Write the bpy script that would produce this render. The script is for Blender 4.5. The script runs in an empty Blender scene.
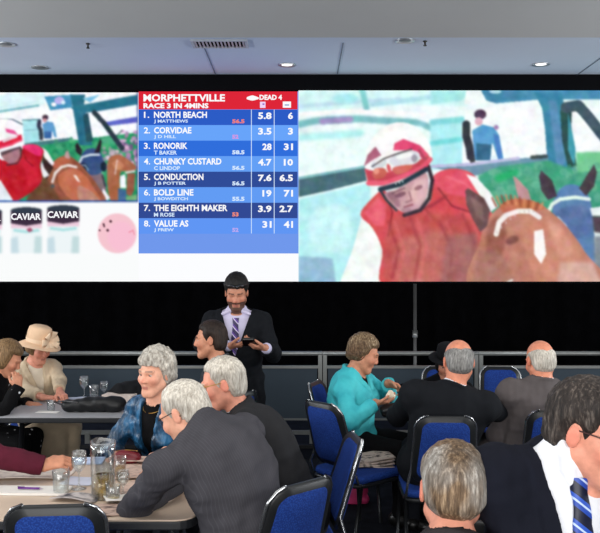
import bpy, math, random
import numpy as np
from mathutils import Vector, Matrix

random.seed(7)
rng = np.random.default_rng(11)
SC = bpy.context.scene
COL = SC.collection

# ------------------------------------------------------------------ camera, world, light, exposure
FPX, CAMZ, HORIZON = 750.0, 1.70, 275.0
cam_data = bpy.data.cameras.new('camera')
cam = bpy.data.objects.new('camera', cam_data)
COL.objects.link(cam)
cam.location = (0, 0, CAMZ)
cam.rotation_euler = (math.radians(90), 0, 0)
cam_data.sensor_fit = 'HORIZONTAL'
cam_data.sensor_width = 36.0
cam_data.lens = 36.0 * FPX / 600.0
cam_data.shift_y = (HORIZON - 266.5) / 600.0
cam_data.clip_end = 100
SC.camera = cam

SC.view_settings.view_transform = 'Standard'
SC.view_settings.look = 'None'
SC.view_settings.gamma = 1.0
SC.view_settings.use_curve_mapping = False
SC.view_settings.exposure = 0.0
SC.cycles.use_denoising = True

world = bpy.data.worlds.new('world')
SC.world = world
world.use_nodes = True
bgn = world.node_tree.nodes['Background']
bgn.inputs[0].default_value = (0.90, 0.95, 1.0, 1)
bgn.inputs[1].default_value = 0.65


def area(name, loc, target, sx, sy, power, col=(1, 1, 1), spread=180):
    d = bpy.data.lights.new(name, 'AREA')
    d.shape = 'RECTANGLE'
    d.size, d.size_y = sx, sy
    d.energy = power
    d.color = col
    d.spread = math.radians(spread)
    o = bpy.data.objects.new(name, d)
    COL.objects.link(o)
    o.location = loc
    o.rotation_euler = (Vector(target) - Vector(loc)).to_track_quat('-Z', 'Y').to_euler()
    return o


# tall windows behind the photographer, and the lit ceiling panels over the near tables
area('window_daylight', (-0.8, -3.6, 2.0), (0.0, 4.5, 1.5), 8.0, 2.6, 420, (1.0, 0.98, 0.96))
area('ceiling_light_panels', (-0.3, 3.4, 3.56), (-0.3, 3.9, 0.0), 7.0, 3.0, 80, (1.0, 0.97, 0.93), 150)

# fill lights added out of view at both sides to brighten the ceilings
area('ceiling_fill', (-6.2, 4.6, 2.3), (-1.0, 5.4, 3.9), 6.0, 0.5, 260, (0.94, 0.97, 1.0))
area('ceiling_fill', (6.2, 4.6, 2.3), (1.0, 5.4, 3.9), 6.0, 0.5, 260, (0.94, 0.97, 1.0))


# ------------------------------------------------------------------ small helpers
def at(x, y, d):
    """point at depth d seen at pixel (x, y)"""
    return np.array([(x - 300.0) * d / FPX, d, CAMZ - (y - HORIZON) * d / FPX])


def on(x, y, z):
    """point at height z seen at pixel (x, y)"""
    d = FPX * (CAMZ - z) / (y - HORIZON)
    return np.array([(x - 300.0) * d / FPX, d, z])


def unit(v):
    v = np.array(v, float)
    return v / max(np.linalg.norm(v), 1e-9)


def s2l(c):
    c = np.asarray(c, float) / 255.0
    return np.where(c <= 0.04045, c / 12.92, ((c + 0.055) / 1.055) ** 2.4)


def rgb(r, g, b):
    return tuple(float(v) for v in s2l((r, g, b))) + (1.0,)


def tag(o, label=None, cat=None, group=None, kind=None):
    if label: o['label'] = label
    if cat: o['category'] = cat
    if group: o['group'] = group
    if kind: o['kind'] = kind
    return o


def empty(name, loc=(0, 0, 0), rz=0.0, parent=None):
    o = bpy.data.objects.new(name, None)
    COL.objects.link(o)
    o.empty_display_size = 0.1
    o.location = loc
    o.rotation_euler = (0, 0, rz)
    if parent: o.parent = parent
    return o


def copy_tree(o, parent=None):
    c = o.copy()
    COL.objects.link(c)
    if parent: c.parent = parent
    for ch in list(o.children):
        copy_tree(ch, c)
    return c


def np_mesh(name, V, Q, smooth=True):
    me = bpy.data.meshes.new(name)
    n, m = len(V), len(Q)
    me.vertices.add(n)
    me.vertices.foreach_set('co', np.asarray(V, np.float32).ravel())
    k = Q.shape[1]
    me.loops.add(m * k)
    me.loops.foreach_set('vertex_index', np.asarray(Q, np.int32).ravel())
    me.polygons.add(m)
    me.polygons.foreach_set('loop_start', np.arange(0, m * k, k, dtype=np.int32))
    if smooth:
        me.polygons.foreach_set('use_smooth', np.ones(m, bool))
    me.update(calc_edges=True)
    return me


def set_col(me, cols, name='Col'):
    a = me.color_attributes.new(name, 'FLOAT_COLOR', 'POINT')
    c = np.ones((len(me.vertices), 4), np.float32)
    c[:, :cols.shape[1]] = cols
    a.data.foreach_set('color', c.ravel())


def link(name, me, mat, parent=None):
    o = bpy.data.objects.new(name, me)
    COL.objects.link(o)
    if mat is not None and len(me.materials) == 0:
        me.materials.append(mat)
    if parent: o.parent = parent
    return o


class MB:
    """collects shapes and links them as ONE mesh object"""

    def __init__(s):
        s.v, s.f, s.sm = [], [], []

    def add(s, verts, faces, smooth=False, M=None):
        b = len(s.v)
        for p in verts:
            p = Vector(p)
            if M is not None: p = M @ p
            s.v.append(tuple(p))
        for f in faces:
            s.f.append(tuple(i + b for i in f))
            s.sm.append(smooth)
        return s

    def box(s, lo, hi, M=None):
        x0, y0, z0 = lo
        x1, y1, z1 = hi
        v = [(x0, y0, z0), (x1, y0, z0), (x1, y1, z0), (x0, y1, z0), (x0, y0, z1), (x1, y0, z1), (x1, y1, z1), (x0, y1, z1)]
        f = [(0, 3, 2, 1), (4, 5, 6, 7), (0, 1, 5, 4), (1, 2, 6, 5), (2, 3, 7, 6), (3, 0, 4, 7)]
        return s.add(v, f, False, M)

    def prism(s, poly, z0, z1, M=None, bev=0.0):
        """polygon (x, y) list extruded in z, optional chamfer"""
        n = len(poly)
        cx = sum(p[0] for p in poly) / n
        cy = sum(p[1] for p in poly) / n
        rings = []
        if bev > 0:
            def ins(t): 
                out = []
                for i in range(n):
                    a, b, c = poly[i - 1], poly[i], poly[(i + 1) % n]
                    e1 = Vector((b[0] - a[0], b[1] - a[1])); e2 = Vector((c[0] - b[0], c[1] - b[1]))
                    nn = Vector((-(e1.y + e2.y), e1.x + e2.x))
                    if nn.length > 1e-9: nn.normalize()
                    out.append((b[0] + nn.x * t, b[1] + nn.y * t))
                return out
            pin = ins(bev)
            pm = ins(bev * 0.3)
            rings = [(pin, z0), (pm, z0 + bev * 0.3), (poly, z0 + bev), (poly, z1 - bev), (pm, z1 - bev * 0.3), (pin, z1)]
        else:
            rings = [(poly, z0), (poly, z1)]
        v, f = [], []
        for pl, z in rings:
            v += [(p[0], p[1], z) for p in pl]
        for r in range(len(rings) - 1):
            for i in range(n):
                j = (i + 1) % n
                f.append((r * n + i, r * n + j, (r + 1) * n + j, (r + 1) * n + i))
        f.append(tuple(range(n - 1, -1, -1)))
        f.append(tuple((len(rings) - 1) * n + i for i in range(n)))
        return s.add(v, f, False, M)

    def tube(s, pts, r, n=8, M=None, closed=False, rx=None):
        pts = [Vector(p) for p in pts]
        m = len(pts)
        v, f = [], []
        up = None
        for i, p in enumerate(pts):
            if closed:
                t = pts[(i + 1) % m] - pts[i - 1]
            else:
                t = pts[min(i + 1, m - 1)] - pts[max(i - 1, 0)]
            t.normalize()
            if up is None:
                up = Vector((0, 0, 1)) if abs(t.z) < 0.9 else Vector((1, 0, 0))
            a = t.cross(up)
            if a.length < 1e-6:
                a = t.orthogonal()
            a.normalize()
            b = a.cross(t).normalized()
            up = b
            rr = r[i] if isinstance(r, (list, tuple)) else r
            for k in range(n):
                an = 2 * math.pi * k / n
                v.append(p + a * math.cos(an) * (rx or rr) + b * math.sin(an) * rr)
        for i in range(m if closed else m - 1):
            j = (i + 1) % m
            for k in range(n):
                l = (k + 1) % n
                f.append((i * n + k, i * n + l, j * n + l, j * n + k))
        if not closed:
            f.append(tuple(range(n)))
            f.append(tuple((m - 1) * n + k for k in range(n - 1, -1, -1)))
        return s.add(v, f, True, M)

    def lathe(s, prof, n=32, M=None, cap=True):
        v, f = [], []
        for r, z in prof:
            for k in range(n):
                a = 2 * math.pi * k / n
                v.append((r * math.cos(a), r * math.sin(a), z))
        for i in range(len(prof) - 1):
            for k in range(n):
                l = (k + 1) % n
                f.append((i * n + k, i * n + l, (i + 1) * n + l, (i + 1) * n + k))
        if cap:
            f.append(tuple(range(n - 1, -1, -1)))
            f.append(tuple((len(prof) - 1) * n + k for k in range(n)))
        return s.add(v, f, True, M)

    def grid(s, P, M=None, smooth=True, flip=False):
        """P[i][j] points"""
        a, b = len(P), len(P[0])
        v = [p for row in P for p in row]
        f = []
        for i in range(a - 1):
            for j in range(b - 1):
                q = (i * b + j, i * b + j + 1, (i + 1) * b + j + 1, (i + 1) * b + j)
                f.append(q[::-1] if flip else q)
        return s.add(v, f, smooth, M)

    def build(s, name, mat, parent=None):
        me = bpy.data.meshes.new(name)
        me.from_pydata(s.v, [], s.f)
        me.polygons.foreach_set('use_smooth', s.sm)
        me.update()
        return link(name, me, mat, parent)


def T(loc, rz=0.0, rx=0.0, ry=0.0):
    return Matrix.Translation(Vector(loc)) @ Matrix.Rotation(rz, 4, 'Z') @ Matrix.Rotation(ry, 4, 'Y') @ Matrix.Rotation(rx, 4, 'X')


def rrect(x0, y0, x1, y1, r, n=5):
    out = []
    for cx, cy, a0 in ((x1 - r, y0 + r, -90), (x1 - r, y1 - r, 0), (x0 + r, y1 - r, 90), (x0 + r, y0 + r, 180)):
        for k in range(n + 1):
            a = math.radians(a0 + 90.0 * k / n)
            out.append((cx + r * math.cos(a), cy + r * math.sin(a)))
    return out


# ------------------------------------------------------------------ materials
def new_mat(name):
    m = bpy.data.materials.new(name)
    m.use_nodes = True
    nt = m.node_tree
    return m, nt, nt.nodes['Principled BSDF']


def N(nt, t, **kw):
    n = nt.nodes.new(t)
    for k, v in kw.items():
        setattr(n, k, v)
    return n


def mixc(nt, fac, a, b, blend='MIX'):
    n = nt.nodes.new('ShaderNodeMix')
    n.data_type = 'RGBA'
    n.blend_type = blend
    for i, v in ((0, fac), (6, a), (7, b)):
        if hasattr(v, 'is_output'):
            nt.links.new(v, n.inputs[i])
        else:
            n.inputs[i].default_value = v
    return n.outputs[2]


def noise(nt, scale, detail=3.0, stretch=None, coord='Object', rough=0.5):
    tc = nt.nodes.new('ShaderNodeTexCoord')
    v = tc.outputs[coord]
    if stretch:
        mp = nt.nodes.new('ShaderNodeMapping')
        mp.inputs['Scale'].default_value = stretch
        nt.links.new(v, mp.inputs[0])
        v = mp.outputs[0]
    n = nt.nodes.new('ShaderNodeTexNoise')
    n.inputs['Scale'].default_value = scale
    n.inputs['Detail'].default_value = detail
    n.inputs['Roughness'].default_value = rough
    nt.links.new(v, n.inputs['Vector'])
    return n.outputs['Fac']


def ramp(nt, fac, stops):
    r = nt.nodes.new('ShaderNodeValToRGB')
    nt.links.new(fac, r.inputs[0])
    e = r.color_ramp.elements
    while len(e) < len(stops): e.new(0.5)
    for el, (p, c) in zip(e, stops):
        el.position = p
        el.color = c
    return r.outputs[0]


def bump(nt, bs, fac, strength=0.3, dist=0.01):
    b = nt.nodes.new('ShaderNodeBump')
    b.inputs['Strength'].default_value = strength
    b.inputs['Distance'].default_value = dist
    nt.links.new(fac, b.inputs['Height'])
    nt.links.new(b.outputs[0], bs.inputs['Normal'])


def folds(nt, bs, k):
    """soft creases of worn cloth, under the weave"""
    b = nt.nodes.new('ShaderNodeBump')
    b.inputs['Strength'].default_value = k
    b.inputs['Distance'].default_value = .03
    nt.links.new(noise(nt, 9.0, 2.0, (1, 1, .45), rough=.4), b.inputs['Height'])
    old = bs.inputs['Normal'].links[0].from_node
    nt.links.new(b.outputs[0], old.inputs['Normal'])


def fabric(name, c, var=0.25, rough=0.85, fine=220.0, sheen=0.0, spec=0.25, fold=0.0):
    m, nt, bs = new_mat(name)
    c = tuple(c)
    lo = tuple(v * (1 - var) for v in c[:3]) + (1,)
    hi = tuple(min(1, v * (1 + var)) for v in c[:3]) + (1,)
    f = noise(nt, 9.0, 4.0)
    nt.links.new(ramp(nt, f, [(0.3, lo), (0.7, hi)]), bs.inputs['Base Color'])
    bs.inputs['Roughness'].default_value = rough
    bs.inputs['Specular IOR Level'].default_value = spec
    if sheen: bs.inputs['Sheen Weight'].default_value = sheen
    bump(nt, bs, noise(nt, fine, 2.0), 0.25, 0.003)
    if fold: folds(nt, bs, fold)
    return m


def plain(name, c, rough=0.5, metal=0.0, spec=0.5, var=0.08, scale=14.0, bmp=0.0):
    m, nt, bs = new_mat(name)
    lo = tuple(v * (1 - var) for v in c[:3]) + (1,)
    hi = tuple(min(1, v * (1 + var)) for v in c[:3]) + (1,)
    f = noise(nt, scale, 4.0)
    nt.links.new(ramp(nt, f, [(0.3, lo), (0.7, hi)]), bs.inputs['Base Color'])
    bs.inputs['Roughness'].default_value = rough
    bs.inputs['Metallic'].default_value = metal
    bs.inputs['Specular IOR Level'].default_value = spec
    if bmp: bump(nt, bs, noise(nt, scale * 8, 2.0), bmp, 0.003)
    return m


def glass(name, c=(0.95, 0.97, 0.97, 1), rough=0.02):
    m, nt, bs = new_mat(name)
    tr = N(nt, 'ShaderNodeBsdfTransparent')
    tr.inputs[0].default_value = c
    lw = N(nt, 'ShaderNodeLayerWeight')
    lw.inputs[0].default_value = .45
    mp = N(nt, 'ShaderNodeMapRange')
    mp.inputs['To Min'].default_value = .09
    mp.inputs['To Max'].default_value = .55
    nt.links.new(lw.outputs['Facing'], mp.inputs['Value'])
    mx = N(nt, 'ShaderNodeMixShader')
    nt.links.new(mp.outputs[0], mx.inputs[0])
    nt.links.new(tr.outputs[0], mx.inputs[1])
    gl = N(nt, 'ShaderNodeBsdfGlossy')
    gl.inputs['Roughness'].default_value = .08
    nt.links.new(gl.outputs[0], mx.inputs[2])
    nt.nodes.remove(bs)
    nt.links.new(mx.outputs[0], nt.nodes['Material Output'].inputs[0])
    return m


def emit(name, c=None, strength=1.0, attr=None):
    m = bpy.data.materials.new(name)
    m.use_nodes = True
    nt = m.node_tree
    nt.nodes.clear()
    out = N(nt, 'ShaderNodeOutputMaterial')
    e = N(nt, 'ShaderNodeEmission')
    e.inputs[1].default_value = strength
    if attr:
        a = N(nt, 'ShaderNodeAttribute')
        a.attribute_name = attr
        nt.links.new(a.outputs[0], e.inputs[0])
    else:
        e.inputs[0].default_value = c
    nt.links.new(e.outputs[0], out.inputs[0])
    return m


def skin_mat(name, rough=0.5):
    m, nt, bs = new_mat(name)
    a = N(nt, 'ShaderNodeAttribute')
    a.attribute_name = 'Col'
    f = noise(nt, 38.0, 4.0)
    v = ramp(nt, f, [(0.3, (0.86, 0.80, 0.78, 1)), (0.7, (1.08, 1.04, 1.02, 1))])
    nt.links.new(mixc(nt, 1.0, a.outputs[0], v, 'MULTIPLY'), bs.inputs['Base Color'])
    bs.inputs['Roughness'].default_value = rough
    bs.inputs['Specular IOR Level'].default_value = 0.35
    bs.inputs['Subsurface Weight'].default_value = 0.0
    bump(nt, bs, noise(nt, 160.0, 2.0), 0.12, 0.002)
    return m


def hair_mat(name, dark, light, mid=None, stretch=(1, 1, 0.16), scale=120.0, alt=None):
    m, nt, bs = new_mat(name)
    f = noise(nt, scale, 4.0, stretch, rough=0.65)
    g = noise(nt, 11.0, 3.0)
    mid = mid or tuple((a + b) / 2 for a, b in zip(dark, light))
    c1 = ramp(nt, f, [(0.30, dark), (0.52, mid), (0.72, light)])
    if alt:
        ca = ramp(nt, f, [(0.30, alt[0]), (0.55, alt[1]), (0.75, alt[2])])
        c1 = mixc(nt, ramp(nt, noise(nt, 9.0, 2.0), [(.42, (0, 0, 0, 1)), (.62, (1, 1, 1, 1))]), c1, ca)
    c2 = ramp(nt, g, [(0.35, (0.7, 0.7, 0.7, 1)), (0.65, (1.1, 1.1, 1.1, 1))])
    nt.links.new(mixc(nt, 1.0, c1, c2, 'MULTIPLY'), bs.inputs['Base Color'])
    bs.inputs['Roughness'].default_value = 0.6
    bs.inputs['Specular IOR Level'].default_value = 0.3
    bump(nt, bs, f, 0.6, 0.006)
    return m


# ------------------------------------------------------------------ implicit surfaces for figures and soft things
_EDGES = [(0, 1), (2, 3), (4, 5), (6, 7), (0, 2), (1, 3), (4, 6), (5, 7), (0, 4), (1, 5), (2, 6), (3, 7)]


def surface_nets(F, lo, h):
    S = F < 0
    nx, ny, nz = F.shape
    cnt = np.zeros((nx - 1, ny - 1, nz - 1), np.uint8)
    for i in (0, 1):
        for j in (0, 1):
            for k in (0, 1):
                cnt += S[i:nx - 1 + i, j:ny - 1 + j, k:nz - 1 + k]
    idx = np.argwhere((cnt > 0) & (cnt < 8))
    vals = np.stack([F[idx[:, 0] + (c >> 2 & 1), idx[:, 1] + (c >> 1 & 1), idx[:, 2] + (c & 1)] for c in range(8)], 1)
    corner = np.array([[c >> 2 & 1, c >> 1 & 1, c & 1] for c in range(8)], float)
    acc = np.zeros((len(idx), 3))
    num = np.zeros(len(idx))
    for a, b in _EDGES:
        va, vb = vals[:, a], vals[:, b]
        m = (va < 0) != (vb < 0)
        t = np.where(m, va / np.where(m, va - vb, 1), 0)
        acc += m[:, None] * (corner[a] + (corner[b] - corner[a]) * t[:, None])
        num += m
    V = (idx + acc / np.maximum(num, 1)[:, None]) * h + lo
    imap = np.full((nx - 1, ny - 1, nz - 1), -1, np.int32)
    imap[idx[:, 0], idx[:, 1], idx[:, 2]] = np.arange(len(idx))
    quads = []
    for ax in range(3):
        sl0 = [slice(1, -1)] * 3
        sl1 = [slice(1, -1)] * 3
        sl0[ax] = slice(0, -1)
        sl1[ax] = slice(1, None)
        A, B = S[tuple(sl0)], S[tuple(sl1)]
        off = np.array([1, 1, 1]); off[ax] = 0
        for sgn in (0, 1):
            e = np.argwhere((A & ~B) if sgn == 0 else (~A & B)) + off
            u, w = (ax + 1) % 3, (ax + 2) % 3
            du = np.zeros(3, int); du[u] = 1
            dw = np.zeros(3, int); dw[w] = 1
            q = [imap[tuple((e - d).T)] for d in (du + dw, dw, 0 * du, du)]
            if sgn: q = q[::-1]
            quads.append(np.stack(q, 1))
    Q = np.concatenate(quads)
    return V, Q[(Q >= 0).all(1)]


class SDF:
    def __init__(s):
        s.ops = []

    def cap(s, a, b, ra, rb=None, k=.02, op='u'):
        s.ops.append(('c', np.array(a, float), np.array(b, float), ra, ra if rb is None else rb, k, op))
        return s

    def chain(s, pts, rs, k=.02, op='u'):
        for i in range(len(pts) - 1):
            s.cap(pts[i], pts[i + 1], rs[i], rs[i + 1], k, op)
        return s

    def ell(s, c, ax, r, k=.02, op='u'):
        s.ops.append(('e', np.array(c, float), np.array(ax, float), np.array(r, float), k, op))
        return s

    def fn(s, f):
        s.ops.append(('f', f))
        return s

    def field(s, h, pad=.035):
        lo, hi = np.full(3, 1e9), np.full(3, -1e9)
        for o in s.ops:
            if o[0] == 'c' and o[6] == 'u':
                r = max(o[3], o[4])
                lo = np.minimum(lo, np.minimum(o[1], o[2]) - r); hi = np.maximum(hi, np.maximum(o[1], o[2]) + r)
            elif o[0] == 'e' and o[5] == 'u':
                e = np.sqrt(((o[2] * o[3][:, None]) ** 2).sum(0))
                lo = np.minimum(lo, o[1] - e); hi = np.maximum(hi, o[1] + e)
        lo -= pad; hi += pad
        n = np.ceil((hi - lo) / h).astype(int) + 1
        F = np.full(tuple(n), 0.3, np.float32)
        ax = [(lo[i] + h * np.arange(n[i])).astype(np.float32) for i in range(3)]
        for o in s.ops:
            if o[0] == 'f':
                X, Y, Z = ax[0][:, None, None], ax[1][None, :, None], ax[2][None, None, :]
                F = o[1](F, X, Y, Z).astype(np.float32)
                continue
            if o[0] == 'c':
                _, a, b, ra, rb, k, op = o
                r = max(ra, rb)
                l, u = np.minimum(a, b) - r, np.maximum(a, b) + r
            else:
                _, c, A, R, k, op = o
                e = np.sqrt(((A * R[:, None]) ** 2).sum(0))
                l, u = c - e, c + e
            m = k + .03
            i0 = np.clip(((l - m - lo) / h).astype(int), 0, n - 1)
            i1 = np.clip(np.ceil((u + m - lo) / h).astype(int) + 1, 1, n)
            if (i1 <= i0).any(): continue
            sl = tuple(slice(i0[i], i1[i]) for i in range(3))
            X = ax[0][sl[0]][:, None, None]; Y = ax[1][sl[1]][None, :, None]; Z = ax[2][sl[2]][None, None, :]
            if o[0] == 'c':
                ba = b - a
                L = max(float(ba @ ba), 1e-12)
                px, py, pz = X - a[0], Y - a[1], Z - a[2]
                t = np.clip((px * ba[0] + py * ba[1] + pz * ba[2]) / L, 0, 1)
                d = np.sqrt((px - t * ba[0]) ** 2 + (py - t * ba[1]) ** 2 + (pz - t * ba[2]) ** 2) - (ra + (rb - ra) * t)
            else:
                px, py, pz = X - c[0], Y - c[1], Z - c[2]
                q = [px * A[i, 0] + py * A[i, 1] + pz * A[i, 2] for i in range(3)]
                k0 = np.sqrt(sum((q[i] / R[i]) ** 2 for i in range(3)))
                k1 = np.sqrt(sum((q[i] / R[i] ** 2) ** 2 for i in range(3)))
                d = k0 * (k0 - 1) / np.maximum(k1, 1e-6)
            f = F[sl]
            if op == 's':
                d = -d
                hh = np.maximum(k - np.abs(f - d), 0) / max(k, 1e-9)
                F[sl] = np.maximum(f, d) + hh * hh * k * .25
            else:
                hh = np.maximum(k - np.abs(f - d), 0) / max(k, 1e-9)
                F[sl] = np.minimum(f, d) - hh * hh * k * .25
        return F, lo

    def mesh(s, name, h, mat, parent=None):
        F, lo = s.field(h)
        V, Q = surface_nets(F, lo, h)
        me = np_mesh(name, V, Q)
        return link(name, me, mat, parent), V


def wob(seed, wl, n=5, stretch=(1, 1, 1)):
    r = np.random.default_rng(seed)
    ks = [unit(r.normal(size=3)) * np.array(stretch) * 2 * math.pi / wl * r.uniform(.7, 1.4) for _ in range(n)]
    ph = r.uniform(0, 6.28, n)

    def f(X, Y, Z):
        return sum(np.sin(X * k[0] + Y * k[1] + Z * k[2] + p) for k, p in zip(ks, ph)) / n * 1.4
    return f


def displace(seed, wl, amp, n=5, stretch=(1, 1, 1)):
    w = wob(seed, wl, n, stretch)

    def g(F, X, Y, Z):
        return F + amp * w(X, Y, Z) * np.clip(1 - np.abs(F) / .05, 0, 1)
    return g


class Head:
    def __init__(s, c, fwd, up=(0, 0, 1), scale=1.0):
        s.c = np.array(c, float)
        s.f = unit(fwd)
        u = np.array(up, float)
        s.r = unit(np.cross(s.f, u))
        s.u = unit(np.cross(s.r, s.f))
        s.A = np.stack([s.r, s.f, s.u])
        s.k = scale

    def p(s, x, y, z):
        return s.c + (s.r * x + s.f * y + s.u * z) * s.k

    def loc(s, X, Y, Z):
        dx, dy, dz = X - s.c[0], Y - s.c[1], Z - s.c[2]
        return [(dx * a[0] + dy * a[1] + dz * a[2]) / s.k for a in (s.r, s.f, s.u)]


def head_ops(S, H, woman=False, jowl=0.0, nose=1.0):
    K = H.k
    S.ell(H.p(0, -.015, .032), H.A, np.array([.074, .095, .086]) * K, .02)
    S.ell(H.p(0, .025, -.030), H.A, np.array([.058 if woman else .061, .066, .086]) * K, .03)
    S.cap(H.p(-.012, .070, -.102), H.p(.012, .070, -.102), (.017 if woman else .020) * K, k=.03)
    for q in (-1, 1):
        S.cap(H.p(.052 * q, -.002, -.055), H.p(.018 * q, .060, -.100), (.019 + jowl) * K, .016 * K, k=.03)
        S.ell(H.p(.040 * q, .062, -.022), H.A, np.array([.024, .022, .022]) * K, .03)
        S.ell(H.p(.032 * q, .093, .010), H.A, np.array([.019, .016, .013]) * K, .016, 's')
        S.ell(H.p(.031 * q, .071, .009), H.A, np.array([.0125, .0125, .0125]) * K, .003)
        S.cap(H.p(.015 * q, .084, .019), H.p(.046 * q, .073, .017), .006 * K, .005 * K, k=.008)
        S.cap(H.p(.012 * q, .089, .028), H.p(.050 * q, .072, .030), .008 * K, .006 * K, k=.014)
        S.ell(H.p(.012 * q, .097, -.030), H.A, np.array([.009, .011, .008]) * K, .008)
        S.ell(H.p(.079 * q, -.012, -.006), H.A, np.array([.008, .018, .029]) * K, .012)
        S.ell(H.p(.090 * q, -.008, -.002), H.A, np.array([.006, .011, .018]) * K, .006, 's')
    nose = nose * (.86 if woman else .95)
    S.cap(H.p(0, .088, .016), H.p(0, .104 + .012 * (nose - 1), -.022), .0085 * K * nose, .0118 * K * nose, k=.014)
    S.cap(H.p(-.019, .080, -.060), H.p(.019, .080, -.060), .0065 * K, k=.008)
    S.cap(H.p(0, .087, -.060), H.p(0, .087, -.060), .0065 * K, k=.010)
    S.cap(H.p(-.015, .081, -.070), H.p(.015, .081, -.070), .0070 * K, k=.006)


def head_color(V, base, H, lip=(.55, .2, .18), brow=None, iris=(.08, .07, .06), flush=.25, beard=None, eyes=True):
    base = np.array(base[:3])
    C = np.tile(base, (len(V), 1))
    x, y, z = H.loc(V[:, 0], V[:, 1], V[:, 2])
    ax = np.abs(x)
    red = np.clip(1 - np.sqrt((ax - .042) ** 2 + (y - .07) ** 2 + (z + .028) ** 2) / .04, 0, 1)
    red = np.maximum(red, np.clip(1 - np.sqrt(x ** 2 + (y - .11) ** 2 + (z + .024) ** 2) / .03, 0, 1))
    red = np.maximum(red, ((ax > .080) & (np.abs(z) < .05) & (np.abs(y) < .05)) * .45)
    C = C * (1 + red[:, None] * flush * np.array([.1, -.9, -.9]))
    if beard is not None:
        m = (y > .02) & (z < -.035) & (z > -.13) & ((z < -.078) | (ax > .028) | ((z > -.055) & (z < -.04) & (ax < .03))) & (y > .02)
        m |= (y > .07) & (z < -.040) & (z > -.055) & (ax < .035)
        C[m] = np.array(beard[:3]) * .85 + base * .15
    m = (ax < .020) & (z < -.055) & (z > -.074) & (y > .078)
    C[m] = np.array(lip) * .75 + base * .25
    if brow is not None:
        m = (ax > .012) & (ax < .050) & (z > .023) & (z < .033) & (y > .06)
        C[m] = np.array(brow[:3]) * .75 + base * .25
    if not eyes: return C
    d = np.sqrt((ax - .031) ** 2 + (y - .071) ** 2 + (z - .009) ** 2)
    m = (d < .0138) & (y > .075) & (z < .0145) & (z > .001)
    C[m] = (.62, .58, .54)
    m = m & (np.abs(ax - .030) < .0062)
    C[m] = iris
    return C


def hand_ops(S, W, f, n, side, curl=.35, spread=.08, thumb=.5, K=1.0, curls=None):
    """palm, four separate fingers and a thumb; f = finger direction, n = out of the palm"""
    f = unit(f)
    n = unit(np.array(n, float) - f * np.dot(n, f))
    l = np.cross(f, n) * side       # towards the thumb
    J = []
    for i, (o, ln) in enumerate(((.030, .088), (.010, .092), (-.010, .088), (-.029, .080))):
        kn = W + (l * o + f * ln) * K - n * (.004 if i in (1, 2) else 0)
        S.cap(W + (l * o * .55 + f * .012) * K, kn, .0155 * K, .0115 * K, k=.014)
        J.append((kn, o))
    L = ((.040, .024, .020), (.044, .028, .021), (.041, .026, .021), (.032, .020, .018))
    for i, (kn, o) in enumerate(J):
        a = (curls[i] if curls else curl + .06 * i) * .8
        p = kn
        d0 = unit(f + l * o * spread * 25)
        rr = (.0098, .0100, .0096, .0086)[i] * K
        for sgm in range(3):
            d = d0 * math.cos(a) + n * math.sin(a)
            q = p + d * L[i][sgm] * K
            S.cap(p, q, rr, rr * .88, k=.004)
            p = q
            rr *= .88
            a += (curls[i] if curls else curl + .06 * i) * 1.0
    p = W + (l * .022 + f * .022) * K
    d1 = unit(f * .75 + l * .75 + n * .25)
    q = p + d1 * .042 * K
    S.cap(p, q, .0155 * K, .0125 * K, k=.012)
    d2 = unit(f * .9 + l * (.55 - thumb) + n * (.25 + thumb * .6))
    q2 = q + d2 * .032 * K
    S.cap(q, q2, .0115 * K, .0105 * K, k=.004)
    d3 = unit(f * .9 + l * (.30 - thumb) + n * (.25 + thumb * .9))
    S.cap(q2, q2 + d3 * .025 * K, .0105 * K, .0085 * K, k=.004)


def ik(S0, W, l1, l2, pole):
    d = W - S0
    L = np.linalg.norm(d)
    if L > (l1 + l2) * .995:
        W = S0 + d / L * (l1 + l2) * .995
        d = W - S0
        L = np.linalg.norm(d)
    a = (l1 * l1 - l2 * l2 + L * L) / (2 * L)
    hh = math.sqrt(max(l1 * l1 - a * a, 0))
    u = d / L
    pv = np.array(pole, float)
    pv = unit(pv - u * (pv @ u))
    return S0 + u * a + pv * hh, W


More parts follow.
